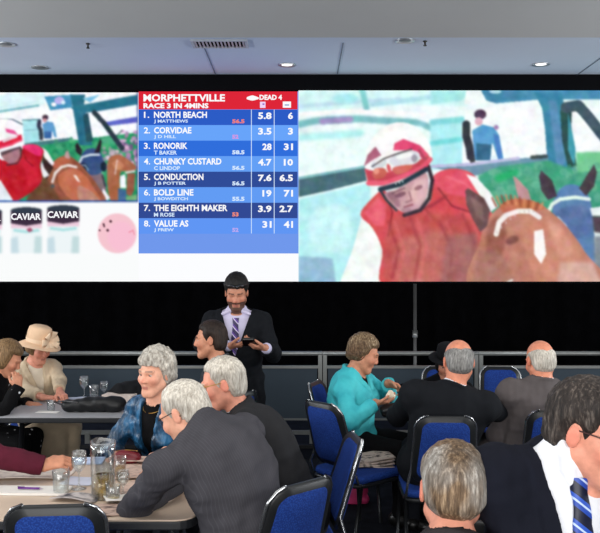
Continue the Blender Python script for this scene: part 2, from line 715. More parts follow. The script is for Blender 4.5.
class Figure:
    """joint positions of one person, shared by the body and the clothes"""

    def __init__(s, head, fwd, pelvis, yaw, scale=1.0, bulk=1.0, belly=0.0, nb=None, sw=None, woman=False, hup=(0, 0, 1),
                 arms=None, knees=None, feet=None, hunch=0.0, legyaw=None, twist=0.0, hscale=None, floor=0.0, fat=1.0):
        K = scale
        s.K, s.woman, s.bulk, s.belly, s.hunch, s.fat = K, woman, bulk, belly, hunch, fat
        s.H = Head(head, fwd, hup, hscale or K)
        a = math.radians(yaw)
        F0 = np.array([math.cos(a), math.sin(a), 0])
        s.P = np.array(pelvis, float)
        s.NB = np.array(nb, float) if nb is not None else s.H.c - np.array([0, 0, .165 * K]) - F0 * .03 * K
        s.U = unit(s.NB - s.P)
        s.L = np.linalg.norm(s.NB - s.P)
        R0 = np.array([F0[1], -F0[0], 0])
        s.R = unit(R0 - s.U * (R0 @ s.U))
        s.F = np.cross(s.U, s.R)
        at_ = math.radians(yaw + twist)
        Rt = np.array([math.sin(at_), -math.cos(at_), 0])
        s.RS = unit(Rt - s.U * (Rt @ s.U))
        s.FS = np.cross(s.U, s.RS)
        s.A = np.stack([s.R, s.F, s.U])
        s.AS = np.stack([s.RS, s.FS, s.U])
        w = (sw or (.158 if woman else .178)) * K
        s.w = w
        s.C = s.NB - s.U * .066 * K
        s.S = {'L': s.C - s.RS * w, 'R': s.C + s.RS * w}
        s.E, s.W, s.hand = {}, {}, {}
        l1, l2 = (.275 if woman else .295) * K, (.24 if woman else .26) * K
        for k in 'LR':
            sg = 1 if k == 'R' else -1
            A = dict((arms or {}).get(k, {}))
            w_ = np.array(A.get('w', s.S[k] - np.array([0, 0, .50 * K]) + s.FS * .05), float)
            sh = s.S[k] + np.array(A.get('reach', (0, 0, 0)), float)
            s.S[k] = sh
            e, w_ = ik(sh, w_, l1, l2, A.get('pole', s.RS * sg * .5 - s.U * .8 - s.FS * .3))
            s.E[k], s.W[k] = e, w_
            hd = unit(A.get('hd', w_ - e))
            s.hand[k] = dict(f=hd, n=A.get('n', (0, 0, -1)), curl=A.get('curl', .35), thumb=A.get('thumb', .4), curls=A.get('curls'))
        la = math.radians(yaw if legyaw is None else legyaw)
        LF = np.array([math.cos(la), math.sin(la), 0])
        LR = np.array([LF[1], -LF[0], 0])
        s.LF = LF
        s.hip, s.knee, s.ank, s.toe = {}, {}, {}, {}
        for k in 'LR':
            sg = 1 if k == 'R' else -1
            s.hip[k] = s.P + LR * .088 * K * sg - np.array([0, 0, .03])
            if knees == 'stand':
                s.knee[k] = s.hip[k] * np.array([1, 1, 0]) + LR * .01 * sg + LF * .02 + np.array([0, 0, floor + .49 * K])
                s.ank[k] = s.hip[k] * np.array([1, 1, 0]) + LR * .03 * sg - LF * .02 + np.array([0, 0, floor + .085])
            else:
                kn = (knees or {}).get(k)
                s.knee[k] = np.array(kn, float) if kn is not None else s.hip[k] + LF * .42 * K + LR * .05 * sg + np.array([0, 0, .50 * K + floor - s.hip[k][2]])
                s.ank[k] = (s.knee[k] * np.array([1, 1, 0]) - LF * .03 + np.array([0, 0, floor + .085])) if not (feet and k in feet) else np.array(feet[k], float)
            s.toe[k] = s.ank[k] + LF * .16 * K + LR * .03 * sg - np.array([0, 0, .045])

    def torso(s, S, t=0.0, low=True, k=.05):
        K, B = s.K, s.bulk
        P, U, F, L = s.P, s.U, s.F, s.L
        hb = -F * s.hunch
        wm = s.woman
        if low:
            S.ell(P, s.A, np.array([.172 * B, .130 * B, .120]) * K + t, k)
        S.ell(P + U * .33 * L + F * (.005 + s.belly * .5) + hb * .6, s.A, np.array([(.142 if wm else .156) * B, .112 * B + s.belly, .17]) * K + t, k)
        S.ell(P + U * .64 * L + F * .012 + hb, s.AS, np.array([(.148 if wm else .170) * B, .112 * B, .175]) * K + t, k)
        if wm:
            for q in (-1, 1):
                S.ell(P + U * .62 * L + F * .085 * K + s.RS * .07 * q * K, s.AS, np.array([.062, .055, .062]) * K * B + t, .04)
        S.ell(P + U * .84 * L + hb * .5, s.AS, np.array([s.w * .93, .086 * B * K, .080 * K]) + t, k)
        for q in 'LR':
            S.cap(s.NB + U * .012 * K, s.S[q] * .8 + s.C * .2 + U * .010, .040 * K + t * .8, .042 * K + t * .8, k)
            S.cap(s.S[q], s.S[q], .050 * K * s.fat + t * .8, k=.04)

    def arm(s, S, k, t=0.0, cut=0.0, kk=.03):
        K, f = s.K, s.fat * (.9 if s.woman else 1)
        w = s.W[k] + unit(s.E[k] - s.W[k]) * cut
        t = t * .8
        S.cap(s.S[k], s.E[k], .048 * K * f + t, .039 * K * f + t, kk)
        S.cap(s.E[k], w, .039 * K * f + t, (.029 if t == 0 else .034) * K * f + t, kk)

    def legs(s, S, t=0.0, foot=True):
        K = s.K
        for k in 'LR':
            S.cap(s.hip[k], s.knee[k], .082 * K + t, .056 * K + t, .04)
            S.cap(s.knee[k], s.ank[k], .056 * K + t, .036 * K + t, .03)
            if foot:
                S.cap(s.ank[k] - np.array([0, 0, .025]), s.toe[k], .036 * K + t, .030 * K + t, .03)


def person(fig, label, skin, h, hair, wear, name='person', brow=None, lip=(.42, .14, .12), jowl=0.0, nose=1.0, beard=None, flush=.25, hands='LR', seed=0, eyes=True):
    H = fig.H
    K = fig.K
    S = SDF()
    head_ops(S, H, fig.woman, jowl, nose)
    S.cap(H.p(0, -.028, -.055), fig.NB - fig.U * .02, .051 * K * (.88 if fig.woman else 1), .058 * K * (.9 if fig.woman else 1), .03)
    fig.torso(S)
    for k in 'LR':
        fig.arm(S, k)
        hd = fig.hand[k]
        hand_ops(S, fig.W[k], hd['f'], hd['n'], 1 if k == 'R' else -1, hd['curl'], thumb=hd['thumb'], K=K * (.92 if fig.woman else 1.0), curls=hd['curls'])
    fig.legs(S)
    o, V = S.mesh(name, h, M_SKIN)
    set_col(o.data, head_color(V, skin, H, lip, brow, flush=flush, beard=beard, eyes=eyes))
    tag(o, label, 'person')
    if hair: hair_mesh(H, o, h, **dict(dict(seed=seed), **hair))
    for w in wear:
        w[0](fig, o, h, **(w[1] if len(w) > 1 else {}))
    return o


# ------------------------------------------------------------------ hair
def hair_mesh(H, parent, h, mat, style='short', t=.012, front=.078, side=-.015, nape=-.085, curl=0.0, cwl=.035, bald=None, facey=.042, low=None,
              seed=0, top=0.0, part=0.0, eary=-.03, sidez=-.02, taper=.026):
    K = H.k
    S = SDF()
    S.ell(H.p(0, -.015 - .2 * t, .032 + top * .5), H.A, np.array([.076 + t, .096 + t, .087 + t + top * .5]) * K, .01)
    S.ell(H.p(0, -.045, -.030), H.A, np.array([.062 + t, .060 + t * .8, .070]) * K, .03)
    if style in ('bob', 'curly'):
        for q in (-1, 1):
            S.ell(H.p(.056 * q, -.020 if style == 'bob' else -.040, -.030 if style == 'bob' else -.012), H.A, np.array([.030 + t * .6, .060 if style == 'bob' else .052, .075 if style == 'bob' else .05]) * K, .03)
    w1 = wob(seed + 5, .018 * K, 8, (1, 1, .30))
    w2 = wob(seed + 9, cwl * K, 6)

    def cut(F, X, Y, Z):
        x, y, z = H.loc(X, Y, Z)
        ax = np.abs(x)
        near = np.clip(1 - np.abs(F) / .04, 0, 1)
        F = F + near * (.0028 * w1(X, Y, Z) + curl * w2(X, Y, Z))
        fr = front - .25 * np.maximum(ax - .03, 0) * (1 if style != 'bob' else .5) + part * x
        fy = facey - (0 if style == 'bob' else .40) * np.clip(.05 - z, 0, .1)
        ko = np.maximum((fy - y) * 1.0, (z - fr) * .9)                                   # face
        e = ko + np.zeros_like(F)
        if style in ('short', 'bald'):
            e = np.minimum(e, np.maximum(side - y, z - sidez))                            # in front of and under the ears
            e = np.minimum(e, np.maximum(eary - y, z + .03))
            ear = np.sqrt(((ax - .084) / .022) ** 2 + ((y + .010) / .021) ** 2 + ((z + .004) / .033) ** 2) - 1
            e = np.minimum(e, ear * .02)
        e = np.minimum(e, z - nape + .3 * np.maximum(-y - .05, 0) - .25 * np.maximum(ax - .035, 0))
        if bald is not None:
            c, ny, r = bald      # plane above which the crown is bare
            e = np.minimum(e, -(z + ny * y - c + r * ax))
        e = e + .004 * w1(X, Y, Z)
        thin = np.clip(1 - e / taper, 0, 1) ** 1.5
        return np.maximum(F + near * (t + .003) * thin * K, -e * K)
    S.fn(cut)
    return S.mesh('hair', max(.0035, h * .75), mat, parent)[0]


# ------------------------------------------------------------------ clothes
def collar_pts(fig, r, z0, zback, a0, a1, n=14, fwd=.0):
    out = []
    ax = unit(fig.H.p(0, -.03, -.07) - fig.NB)
    ax = unit(ax * .8 + fig.U * .2)
    R = unit(fig.RS - ax * (fig.RS @ ax))
    F = np.cross(ax, R)
    for i in range(n + 1):
        a = a0 + (a1 - a0) * i / n
        back = (1 - math.sin(a)) / 2
        out.append(fig.NB + R * math.cos(a) * r + F * (math.sin(a) * r * 1.05 + fwd) + ax * (z0 + zback * back))
    return out


def jacket(fig, o, h, mat=None, t=.016, vbot=None, vtop=.075, vw=.085, sleeve=.035, skirt=.10, carc=(-215, 35), name='jacket', wr=.004, wl=.11, seed=1,
           collar=True, lapel=.006, arms='LR', cr=.066, cth=.011, low=True, czb=.040, hh=None, stripes=False, pad=0.0):
    K = fig.K
    S = SDF()
    fig.torso(S, t, low)
    if low and skirt:
        S.ell(fig.P - fig.U * skirt * .35, fig.A, np.array([.178 * fig.bulk, .136 * fig.bulk, .10 + skirt * .3]) * K + t, .05)
    for k in arms:
        fig.arm(S, k, t, sleeve)
        if pad: S.cap(fig.S[k] + fig.U * .01, fig.S[k] + fig.U * .01, .058 * K + t + pad, k=.05)
        wc = fig.W[k] + unit(fig.E[k] - fig.W[k]) * sleeve
        d = unit(fig.W[k] - fig.E[k])
    S.fn(displace(seed, wl, wr, 6))
    S.fn(displace(seed + 3, wl * .35, wr * .35, 5))
    E, W = fig.E, fig.W

    def cuffs(F, X, Y, Z):
        for k in arms:
            d = unit(W[k] - E[k])
            c = W[k] - d * (sleeve - .012)
            u = (X - c[0]) * d[0] + (Y - c[1]) * d[1] + (Z - c[2]) * d[2]
            rad = np.sqrt((X - c[0]) ** 2 + (Y - c[1]) ** 2 + (Z - c[2]) ** 2)
            F = np.maximum(F, -np.maximum(-u, rad - .062))
        return F
    S.fn(cuffs)
    C, RS, FS, U = fig.C, fig.RS, fig.FS, fig.U
    if vbot is not None:
        def vee(F, X, Y, Z):
            dx, dy, dz = X - C[0], Y - C[1], Z - C[2]
            x = np.abs(dx * RS[0] + dy * RS[1] + dz * RS[2]) / K
            y = (dx * FS[0] + dy * FS[1] + dz * FS[2]) / K
            z = (dx * U[0] + dy * U[1] + dz * U[2]) / K
            wid = vw * np.clip((z - vbot) / (vtop - vbot), -.2, 1.2)
            e = x - wid
            near = np.clip(1 - np.abs(F) / .04, 0, 1)
            lap = np.clip(1 - np.abs(e - .022) / .026, 0, 1) * (z > vbot) * (y > 0)
            F = F - lapel * near * np.minimum(1, lap * 3)
            return np.maximum(F, -np.maximum(np.maximum(e * .95, -(y - .005)), -(z - vbot)) * K)
        S.fn(vee)
    NBp, ax = fig.NB, unit(fig.H.p(0, -.03, -.07) - fig.NB)

    def neckhole(F, X, Y, Z):
        dx, dy, dz = X - NBp[0], Y - NBp[1], Z - NBp[2]
        u = dx * ax[0] + dy * ax[1] + dz * ax[2]
        rr = np.sqrt(np.maximum(dx * dx + dy * dy + dz * dz - u * u, 0))
        return np.maximum(F, -np.maximum(rr - (cr - .006) * K, -(u + .0)))
    S.fn(neckhole)
    if collar:
        pts = collar_pts(fig, cr * K, .012, czb, math.radians(carc[0]), math.radians(carc[1]))
        for i in range(len(pts) - 1):
            S.cap(pts[i], pts[i + 1], cth, k=.008)
            S.cap(pts[i] - fig.U * .022, pts[i + 1] - fig.U * .022, cth * 1.1, k=.012)
    ob, V = S.mesh(name, hh or h, mat, o)
    if stripes:
        d = V - C
        a = ob.data.attributes.new('across', 'FLOAT', 'POINT')
        a.data.foreach_set('value', (d @ RS).astype(np.float32))
    return ob


def shirt(fig, o, h, mat=None, t=.006, name='shirt', cr=.059, collar=True, czb=.03, z0=.018, spread=35, cuffs=True, sleeve=.014, cth=.0065, arms=True, points=.0):
    K = fig.K
    S = SDF()
    fig.torso(S, t, True)
    for k in 'LR':
        fig.arm(S, k, t * .8, sleeve)
    NBp, ax = fig.NB, unit(fig.H.p(0, -.03, -.07) - fig.NB)
    if collar:
        S.cap(NBp - fig.U * .03 * K, NBp + ax * (z0 + .008) * K, (cr + .006) * K, (cr + .002) * K, .03)

    def neckhole(F, X, Y, Z):
        dx, dy, dz = X - NBp[0], Y - NBp[1], Z - NBp[2]
        u = dx * ax[0] + dy * ax[1] + dz * ax[2]
        rr = np.sqrt(np.maximum(dx * dx + dy * dy + dz * dz - u * u, 0))
        return np.maximum(F, -np.maximum(rr - (cr - .004) * K, -(u + .0)))
    S.fn(neckhole)
    if collar:
        pts = collar_pts(fig, cr * K, z0, czb, math.radians(90 - 360 + spread), math.radians(90 - spread))
        for i in range(len(pts) - 1):
            S.cap(pts[i], pts[i + 1], cth, k=.006)
            for dd in (.014,) if cth < .009 else (.014, .030, .046):
                S.cap(pts[i] - fig.U * dd, pts[i + 1] - fig.U * dd, cth * 1.2, k=.008)
        if points:
            for q, p in ((-1, pts[0]), (1, pts[-1])):
                tip = p - fig.U * (.045 if points < .06 else .032) * K + fig.RS * q * points + fig.FS * .02
                S.cap(p, tip, cth * 1.3, cth, k=.008)
                S.cap(pts[1] if q < 0 else pts[-2], tip, cth * 1.3, cth, k=.008)
    return S.mesh(name, h * .85, mat, o)[0]


def tie(fig, o, h, mat=None, t=.008, length=.34, w=.036, top=.035, name='tie', fwd=.0):
    S = SDF()
    fig.torso(S, t, True)
    F, lo = S.field(.006)
    K = fig.K

    def surf(z):
        p0 = fig.C + fig.U * z
        best = .06
        for y in np.arange(.22, .0, -.004):
            p = p0 + fig.FS * y
            i = np.round((p - lo) / .006).astype(int)
            if (i < 0).any() or (i >= np.array(F.shape)).any(): continue
            if F[tuple(i)] < 0:
                best = y
                break
        return p0 + fig.FS * best
    mb = MB()
    rows = []
    n = 22
    for i in range(n):
        u = i / (n - 1)
        z = top - u * length
        c = surf(min(z, .0) if z > 0 else z)
        if z > 0:
            c = c + fig.U * z + fig.FS * (-.25 * z)
        c = c + fig.FS * (.004 + fwd)
        ww = w * (.50 + .50 * min(1, max(0, (u - .1) / .7))) if u > .11 else w * (.66 - u)
        th = .013 if u < .12 else .005
        rows.append([c - fig.RS * ww, c - fig.RS * ww * .6 + fig.FS * th, c + fig.FS * th * 1.2, c + fig.RS * ww * .6 + fig.FS * th, c + fig.RS * ww])
    back = [[p - fig.FS * .003 for p in r] for r in rows]
    ring = [r + b[::-1] for r, b in zip(rows, back)]
    ring = [r + [r[0]] for r in ring]
    mb.grid(ring)
    return mb.build(name, mat, o)


def trousers(fig, o, h, mat=None, t=.012, name='trousers', skirt=0.0):
    S = SDF()
    fig.legs(S, t, False)
    S.ell(fig.P, fig.A, np.array([.172 * fig.bulk, .130 * fig.bulk, .120]) * fig.K + t * .9, .05)
    if skirt:
        S.cap((fig.hip['L'] + fig.hip['R']) / 2, (fig.knee['L'] + fig.knee['R']) / 2, .10, .085, .06)
        lowl = (fig.knee['L'] + fig.knee['R']) / 2 - np.array([0, 0, skirt]) + fig.LF * .02
        S.cap((fig.knee['L'] + fig.knee['R']) / 2, lowl, .085, .09, .05)
    S.fn(displace(31, .12, .004))
    return S.mesh(name, max(h, .007), mat, o)[0]


def shoes(fig, o, h, mat=None):
    for k in 'LR':
        S = SDF()
        a = fig.ank[k] - np.array([0, 0, .030])
        S.cap(a - fig.LF * .03, fig.toe[k] + fig.LF * .02, .046, .040, .02)
        S.cap(a, a + np.array([0, 0, .03]), .046, .045, .02)
        zmin = fig.ank[k][2] - .083

        def flat(F, X, Y, Z, zmin=zmin):
            return np.maximum(F, zmin - Z)
        S.fn(flat)
        S.mesh('shoe', .008, mat, o)


def spectacles(fig, o, h, mat=None, w=.052, lens=None, full=True, z=.008):
    H = fig.H
    mb = MB()
    for q in (-1, 1):
        cx = .033 * q
        ring = []
        for i in range(20):
            a = 2 * math.pi * i / 20
            x = cx + .025 * math.copysign(abs(math.cos(a)) ** .8, math.cos(a))
            ring.append(H.p(x, .100 - 1.2 * abs(x) * abs(x) * 6, z + .018 * math.copysign(abs(math.sin(a)) ** .8, math.sin(a))))
        mb.tube(ring, .0014, 6, closed=True)
        mb.tube([H.p(.058 * q, .084, z + .010), H.p(.074 * q, .06, z + .010), H.p(.079 * q, .0, z + .008), H.p(.081 * q, -.012, z + .004), H.p(.080 * q, -.030, -.012)], .0020, 6)
    mb.tube([H.p(-.009, .101, z + .004), H.p(0, .107, z + .008), H.p(.009, .101, z + .004)], .0016, 6)
    return mb.build('spectacles', mat, o)


# ------------------------------------------------------------------ the room
M_SKIN = skin_mat('skin')
m_floor = fabric('dark_carpet', rgb(30, 33, 40), .45, .95, 90, spec=.1)
m_platform = fabric('platform_carpet', rgb(30, 34, 44), .3, .95, 120, spec=.1)
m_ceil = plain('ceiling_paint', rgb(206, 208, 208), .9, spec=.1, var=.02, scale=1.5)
m_ceil2 = plain('far_ceiling_screen_glow', rgb(214, 226, 244), .9, spec=.1, var=.02, scale=1.5)  # blue glow of the screen put into the far ceiling's base colour
m_wall = plain('wall_paint', rgb(120, 120, 120), .9, spec=.1)
m_black = plain('matt_black', rgb(3, 3, 4), .95, spec=.03)
m_metal_white = plain('white_enamel', rgb(225, 228, 230), .4)
m_seam = plain('joint_grey', rgb(120, 132, 150), .8)


def struct(name, lo, hi, mat):
    o = MB().box(lo, hi).build(name, mat)
    o['kind'] = 'structure'
    return o


struct('floor', (-6.5, -4, -.1), (6.5, 9.5, 0), m_floor)
struct('ceiling', (-6.5, -4, 3.6), (6.5, 6.0, 3.68), m_ceil)
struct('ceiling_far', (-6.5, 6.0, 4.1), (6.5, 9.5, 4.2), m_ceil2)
struct('trim_1', (-6.5, 5.94, 3.68), (6.5, 6.0, 4.1), m_ceil)
struct('wall_left', (-6.6, -4, 0), (-6.5, 9.5, 4.2), m_wall)
struct('wall_right', (6.5, -4, 0), (6.6, 9.5, 4.2), m_wall)
struct('wall_front', (-6.5, 9.3, 0), (6.5, 9.4, 4.1), m_black)
pf = MB().box((-6.5, 6.93, 0), (6.5, 9.3, .13)).build('floor_platform', m_platform)
pf['kind'] = 'structure'
struct('trim_2', (-6.5, 6.915, .10), (6.5, 6.93, .13), plain('platform_edge', rgb(20, 22, 26), .6))
for i, (x, y0, y1) in enumerate(((337.5, 7.75, 9.3), (215, 7.75, 9.3), (580, 7.75, 9.3))):
    X = (x - 300) * 8.9 / FPX
    struct('trim_%d' % (3 + i), (X - .006, y0, 4.094), (X + .006, y1, 4.1), m_seam)

# black drape below the screen
rows = []
for i in range(2):
    rows.append([(-6.2 + .04 * j, 8.72 + .035 * math.sin(j * .83) + .02 * math.sin(j * .31 + 1), (.13, 1.605)[i]) for j in range(311)])
cur = MB().grid(rows)
cur.grid([[(p[0], p[1] + .006, p[2]) for p in r] for r in rows], flip=True)
co = cur.build('stage_curtain', fabric('black_drape', rgb(4, 4, 5), .3, .95, 60, spec=.02))
tag(co, 'black pleated curtain hanging under the big screen behind the barriers', 'curtain')


# ------------------------------------------------------------------ the video wall
SD = 9.0
PX = SD / FPX


def sp(x, y, dy=0.0):
    return ((x - 300) * PX, SD - dy, CAMZ - (y - HORIZON) * PX)


X0, X1, Y0, Y1, SSF = -46, 646, 86, 286, 2
CW, CH = (X1 - X0) * SSF, (Y1 - Y0) * SSF
CAN = np.full((CH, CW, 3), 250.0)


def blur(a, r):
    r = int(round(r * SSF * .55))
    if r < 1: return a
    for ax in (0, 1):
        for _ in range(2):
            p = [(0, 0)] * a.ndim
            p[ax] = (r + 1, r)
            c = np.cumsum(np.pad(a, p, mode='edge'), axis=ax)
            n = a.shape[ax]
            sl = [slice(None)] * a.ndim
            s2 = list(sl)
            sl[ax] = slice(2 * r + 1, 2 * r + 1 + n)
            s2[ax] = slice(0, n)
            a = (c[tuple(sl)] - c[tuple(s2)]) / (2 * r + 1)
    return a


def put(mask_fn, box, c, soft, al, clip):
    x0, y0, x1, y1 = box
    m = soft * 3 + 2
    i0, i1 = max(0, int((x0 - m - X0) * SSF)), min(CW, int((x1 + m - X0) * SSF) + 1)
    j0, j1 = max(0, int((y0 - m - Y0) * SSF)), min(CH, int((y1 + m - Y0) * SSF) + 1)
    if i1 <= i0 or j1 <= j0: return
    xs = X0 + (np.arange(i0, i1) + .5) / SSF
    ys = Y0 + (np.arange(j0, j1) + .5) / SSF
    X, Y = np.meshgrid(xs, ys)
    a = blur(mask_fn(X, Y).astype(float), soft) * al
    if clip is not None:
        a = a * ((X >= clip[0]) & (X < clip[2]) & (Y >= clip[1]) & (Y < clip[3]))
    CAN[j0:j1, i0:i1] = CAN[j0:j1, i0:i1] * (1 - a[..., None]) + np.array(c, float) * a[..., None]


CLIP = None


def poly(pts, c, soft=.6, al=1.0):
    P = np.array(pts, float)

    def f(X, Y):
        ins = np.zeros(X.shape, bool)
        for i in range(len(P)):
            (xa, ya), (xb, yb) = P[i - 1], P[i]
            if ya == yb: continue
            cr = ((ya > Y) != (yb > Y)) & (X < (xb - xa) * (Y - ya) / (yb - ya) + xa)
            ins ^= cr
        return ins
    put(f, (P[:, 0].min(), P[:, 1].min(), P[:, 0].max(), P[:, 1].max()), c, soft, al, CLIP)


def spoly(pts, c, soft=.6, al=1.0):
    """smooth closed outline through the points"""
    P = np.array(pts, float)
    n = len(P)
    out = []
    for i in range(n):
        p0, p1, p2, p3 = P[i - 1], P[i], P[(i + 1) % n], P[(i + 2) % n]
        for k in range(6):
            t = k / 6
            out.append(.5 * (2 * p1 + (p2 - p0) * t + (2 * p0 - 5 * p1 + 4 * p2 - p3) * t * t + (3 * p1 - p0 - 3 * p2 + p3) * t ** 3))
    poly(out, c, soft, al)


def oval(cx, cy, rx, ry, c, ang=0, soft=.6, al=1.0):
    ca, sa = math.cos(math.radians(ang)), math.sin(math.radians(ang))

    def f(X, Y):
        u, v = (X - cx) * ca + (Y - cy) * sa, -(X - cx) * sa + (Y - cy) * ca
        return (u / rx) ** 2 + (v / ry) ** 2 < 1
    r = max(rx, ry)
    put(f, (cx - r, cy - r, cx + r, cy + r), c, soft, al, CLIP)


def line(pts, w, c, soft=.5, al=1.0):
    P = np.array(pts, float)

    def f(X, Y):
        d = np.full(X.shape, 1e9)
        for a, b in zip(P[:-1], P[1:]):
            ab = b - a
            t = np.clip(((X - a[0]) * ab[0] + (Y - a[1]) * ab[1]) / max(ab @ ab, 1e-9), 0, 1)
            d = np.minimum(d, np.hypot(X - a[0] - t * ab[0], Y - a[1] - t * ab[1]))
        return d < w / 2
    put(f, (P[:, 0].min() - w, P[:, 1].min() - w, P[:, 0].max() + w, P[:, 1].max() + w), c, soft, al, CLIP)


def speckle(box, c0, c1, cell, seed, al=.6):
    r = np.random.default_rng(seed)
    for _ in range(int((box[2] - box[0]) * (box[3] - box[1]) / cell ** 2)):
        t = r.random()
        c = np.array(c0) * t + np.array(c1) * (1 - t)
        oval(r.uniform(box[0], box[2]), r.uniform(box[1], box[3]), cell * r.uniform(.4, .9), cell * r.uniform(.4, .9), c, 0, .6, al)


def paint_left():
    global CLIP
    CLIP = (-46, 90, 138, 202)
    poly([(-46, 90), (138, 90), (138, 202), (-46, 202)], (250, 252, 255))
    poly([(-46, 96), (45, 92), (45, 104), (-46, 116)], (222, 246, 250), 1.5)
    line([(-46, 118), (0, 111), (38, 105)], 2.4, (130, 190, 200), .9)
    line([(-46, 113), (0, 107), (38, 101)], 1.5, (205, 238, 245), 1)
    poly([(44, 96), (72, 94), (72, 107), (50, 110)], (70, 150, 190), 1)
    oval(59, 100, 5, 4, (190, 180, 235), 0, 1); oval(53.5, 104, 2.4, 2.2, (255, 255, 255)); oval(63, 102, 2, 2, (220, 245, 255))
    poly([(22, 121), (40, 119), (40, 143), (24, 143)], (172, 228, 236), 1)
    line([(22, 120), (40, 119)], 1.5, (100, 150, 160)); line([(24, 130), (38, 129)], 1, (130, 180, 190))
    line([(-40, 116), (-10, 119), (12, 119), (22, 124)], 1.4, (90, 110, 125))
    poly([(42, 124), (47, 121), (53, 122), (55, 128), (56.5, 137), (54, 137), (52, 130), (51, 138), (44, 138)], (95, 158, 205), .8)
    poly([(44, 131), (51, 131), (51, 138), (44, 138)], (60, 105, 165), .8)
    oval(45, 117, 3.2, 2.8, (75, 55, 75)); oval(44.5, 120, 2, 2, (220, 160, 165))
    line([(39, 121), (38.5, 126), (40.5, 130), (41, 138)], 4.2, (55, 62, 78), .8)
    poly([(24, 143), (72, 137), (72, 145), (24, 152)], (70, 125, 130), .9)
    poly([(18, 149), (72, 140), (138, 132), (138, 202), (18, 202)], (45, 155, 105), 1.2)
    speckle((55, 140, 138, 175), (30, 120, 85), (95, 190, 130), 4, 3)
    oval(112, 140, 12, 4, (80, 175, 130), 0, 2)
    speckle((118, 131, 138, 170), (235, 190, 225), (110, 80, 130), 3.2, 4, .9)
    speckle((103, 148, 120, 170), (250, 215, 235), (120, 120, 130), 3, 5, .8)
    poly([(103, 122), (138, 116), (138, 122), (106, 126)], (95, 100, 200), .8)
    line([(122, 130), (116, 136)], 1.4, (60, 90, 95))
    poly([(70, 94), (85, 94), (84, 104), (92, 145), (79, 145)], (42, 112, 138), .7)
    poly([(70, 107), (84, 104), (138, 94), (138, 104), (97, 111), (80, 113)], (42, 115, 140), .7)
    poly([(82, 98), (100, 94), (90, 102)], (120, 190, 225), 1.2)
    poly([(83, 115), (88, 112), (93, 141), (86, 142)], (40, 80, 95), .7)
    line([(94, 112), (104, 123), (122, 148)], 5, (42, 60, 72), .7)
    # far horse
    spoly([(108, 160), (114, 155), (121, 155), (130, 161), (136, 167), (133, 171), (124, 171), (120, 174), (119, 200), (110, 200), (107, 180)], (172, 104, 74), .7)
    spoly([(112, 163), (118, 160), (124, 166), (117, 170)], (205, 140, 105), 1.2, .8)
    poly([(127, 173), (135, 173), (134, 190), (131, 197), (126, 194)], (150, 92, 72), .7)
    line([(126, 172.5), (134, 171)], 1.6, (250, 240, 240)); line([(117, 160), (115, 174)], 1, (235, 215, 215))
    poly([(120, 176), (125, 174), (126, 188), (120, 188)], (245, 250, 255), .8)
    poly([(118, 188), (126, 190), (126, 202), (118, 202)], (70, 110, 150), .9); poly([(126, 197), (138, 194), (138, 202), (126, 202)], (120, 175, 120), 1)
    # hooded horse
    spoly([(80, 175), (100, 172), (106, 190), (104, 201), (88, 201)], (128, 108, 118), .9)
    spoly([(79, 163), (84, 151), (92, 148), (100, 152), (104, 165), (100, 173), (92, 175), (84, 172)], (58, 82, 130), .7)
    poly([(75, 145), (77, 142), (82, 150), (81, 156), (76, 152)], (45, 40, 48), .6); poly([(100, 138), (101.5, 141), (100, 152), (94, 153)], (45, 40, 48), .6)
    line([(79, 163), (82, 157), (90, 154.5), (99, 154.5)], 1.8, (240, 248, 250))
    oval(83, 167, 4.5, 4, (30, 40, 60), 20, .6); oval(103.5, 166.5, 3.2, 5, (25, 35, 55), 0, .6)
    line([(80, 165), (85, 165), (88, 170)], 1.2, (150, 190, 220)); line([(102, 175), (105, 186)], 2, (60, 60, 75))
    poly([(103, 188), (110, 198), (107, 201), (101, 196)], (240, 240, 245), .8)
    # near horse
    spoly([(26, 204), (40, 182), (46, 168), (54, 161), (66, 155), (78, 162), (88, 173), (97, 185), (104, 203), (60, 206)], (150, 88, 66), .9)
    spoly([(58, 176), (72, 168), (84, 174), (95, 190), (100, 202), (76, 202), (62, 190)], (196, 112, 84), 1.3)
    spoly([(78, 186), (92, 192), (99, 202), (80, 202)], (190, 140, 130), 1.2, .8)
    poly([(42, 155), (49, 158), (53, 168), (46, 180), (42, 168)], (58, 40, 40), .8); poly([(65, 152), (68, 150), (70, 158), (64, 161)], (190, 150, 150), .7)
    spoly([(53, 163), (60, 157), (70, 160), (64, 165), (55, 168)], (185, 100, 76), 1)
    poly([(30, 184), (44, 176), (52, 186), (60, 200), (26, 202)], (90, 68, 48), 1.4, .7)
    line([(52, 182), (55, 173), (61, 167), (68, 165), (76, 167)], 2.4, (240, 232, 228)); oval(52.5, 186, 2, 2, (70, 80, 80)); 
    poly([(73, 175), (76, 175), (80, 182), (77, 181)], (250, 240, 235), .7)
    # jockey
    poly([(42, 147), (47, 151), (54, 163), (52, 166), (44, 157)], (250, 246, 246), .7); poly([(41, 160), (44, 168), (49, 175), (44, 178), (40, 172)], (242, 240, 244), .8)
    spoly([(-40, 204), (-30, 165), (-5, 158), (3, 160), (18, 156), (24, 146), (36, 145), (43, 150), (42, 158), (40, 166), (42, 178), (36, 188), (22, 198), (6, 204)], (192, 32, 46), .8)
    spoly([(22, 146), (33, 144), (42, 149), (40, 156), (30, 152)], (232, 50, 110), 1.2)
    poly([(20, 157), (30, 160), (38, 172), (40, 182), (28, 186), (24, 170)], (215, 40, 62), 2, .7)
    line([(22, 150), (26, 160), (33, 166)], 1.2, (150, 20, 38), .8)
    poly([(-46, 178), (0, 180), (12, 199), (12, 202), (-46, 202)], (232, 238, 245), .8)
    spoly([(1, 154), (8, 150), (19, 147), (20, 155), (16, 162), (10, 164), (4, 160)], (172, 122, 132), .8)
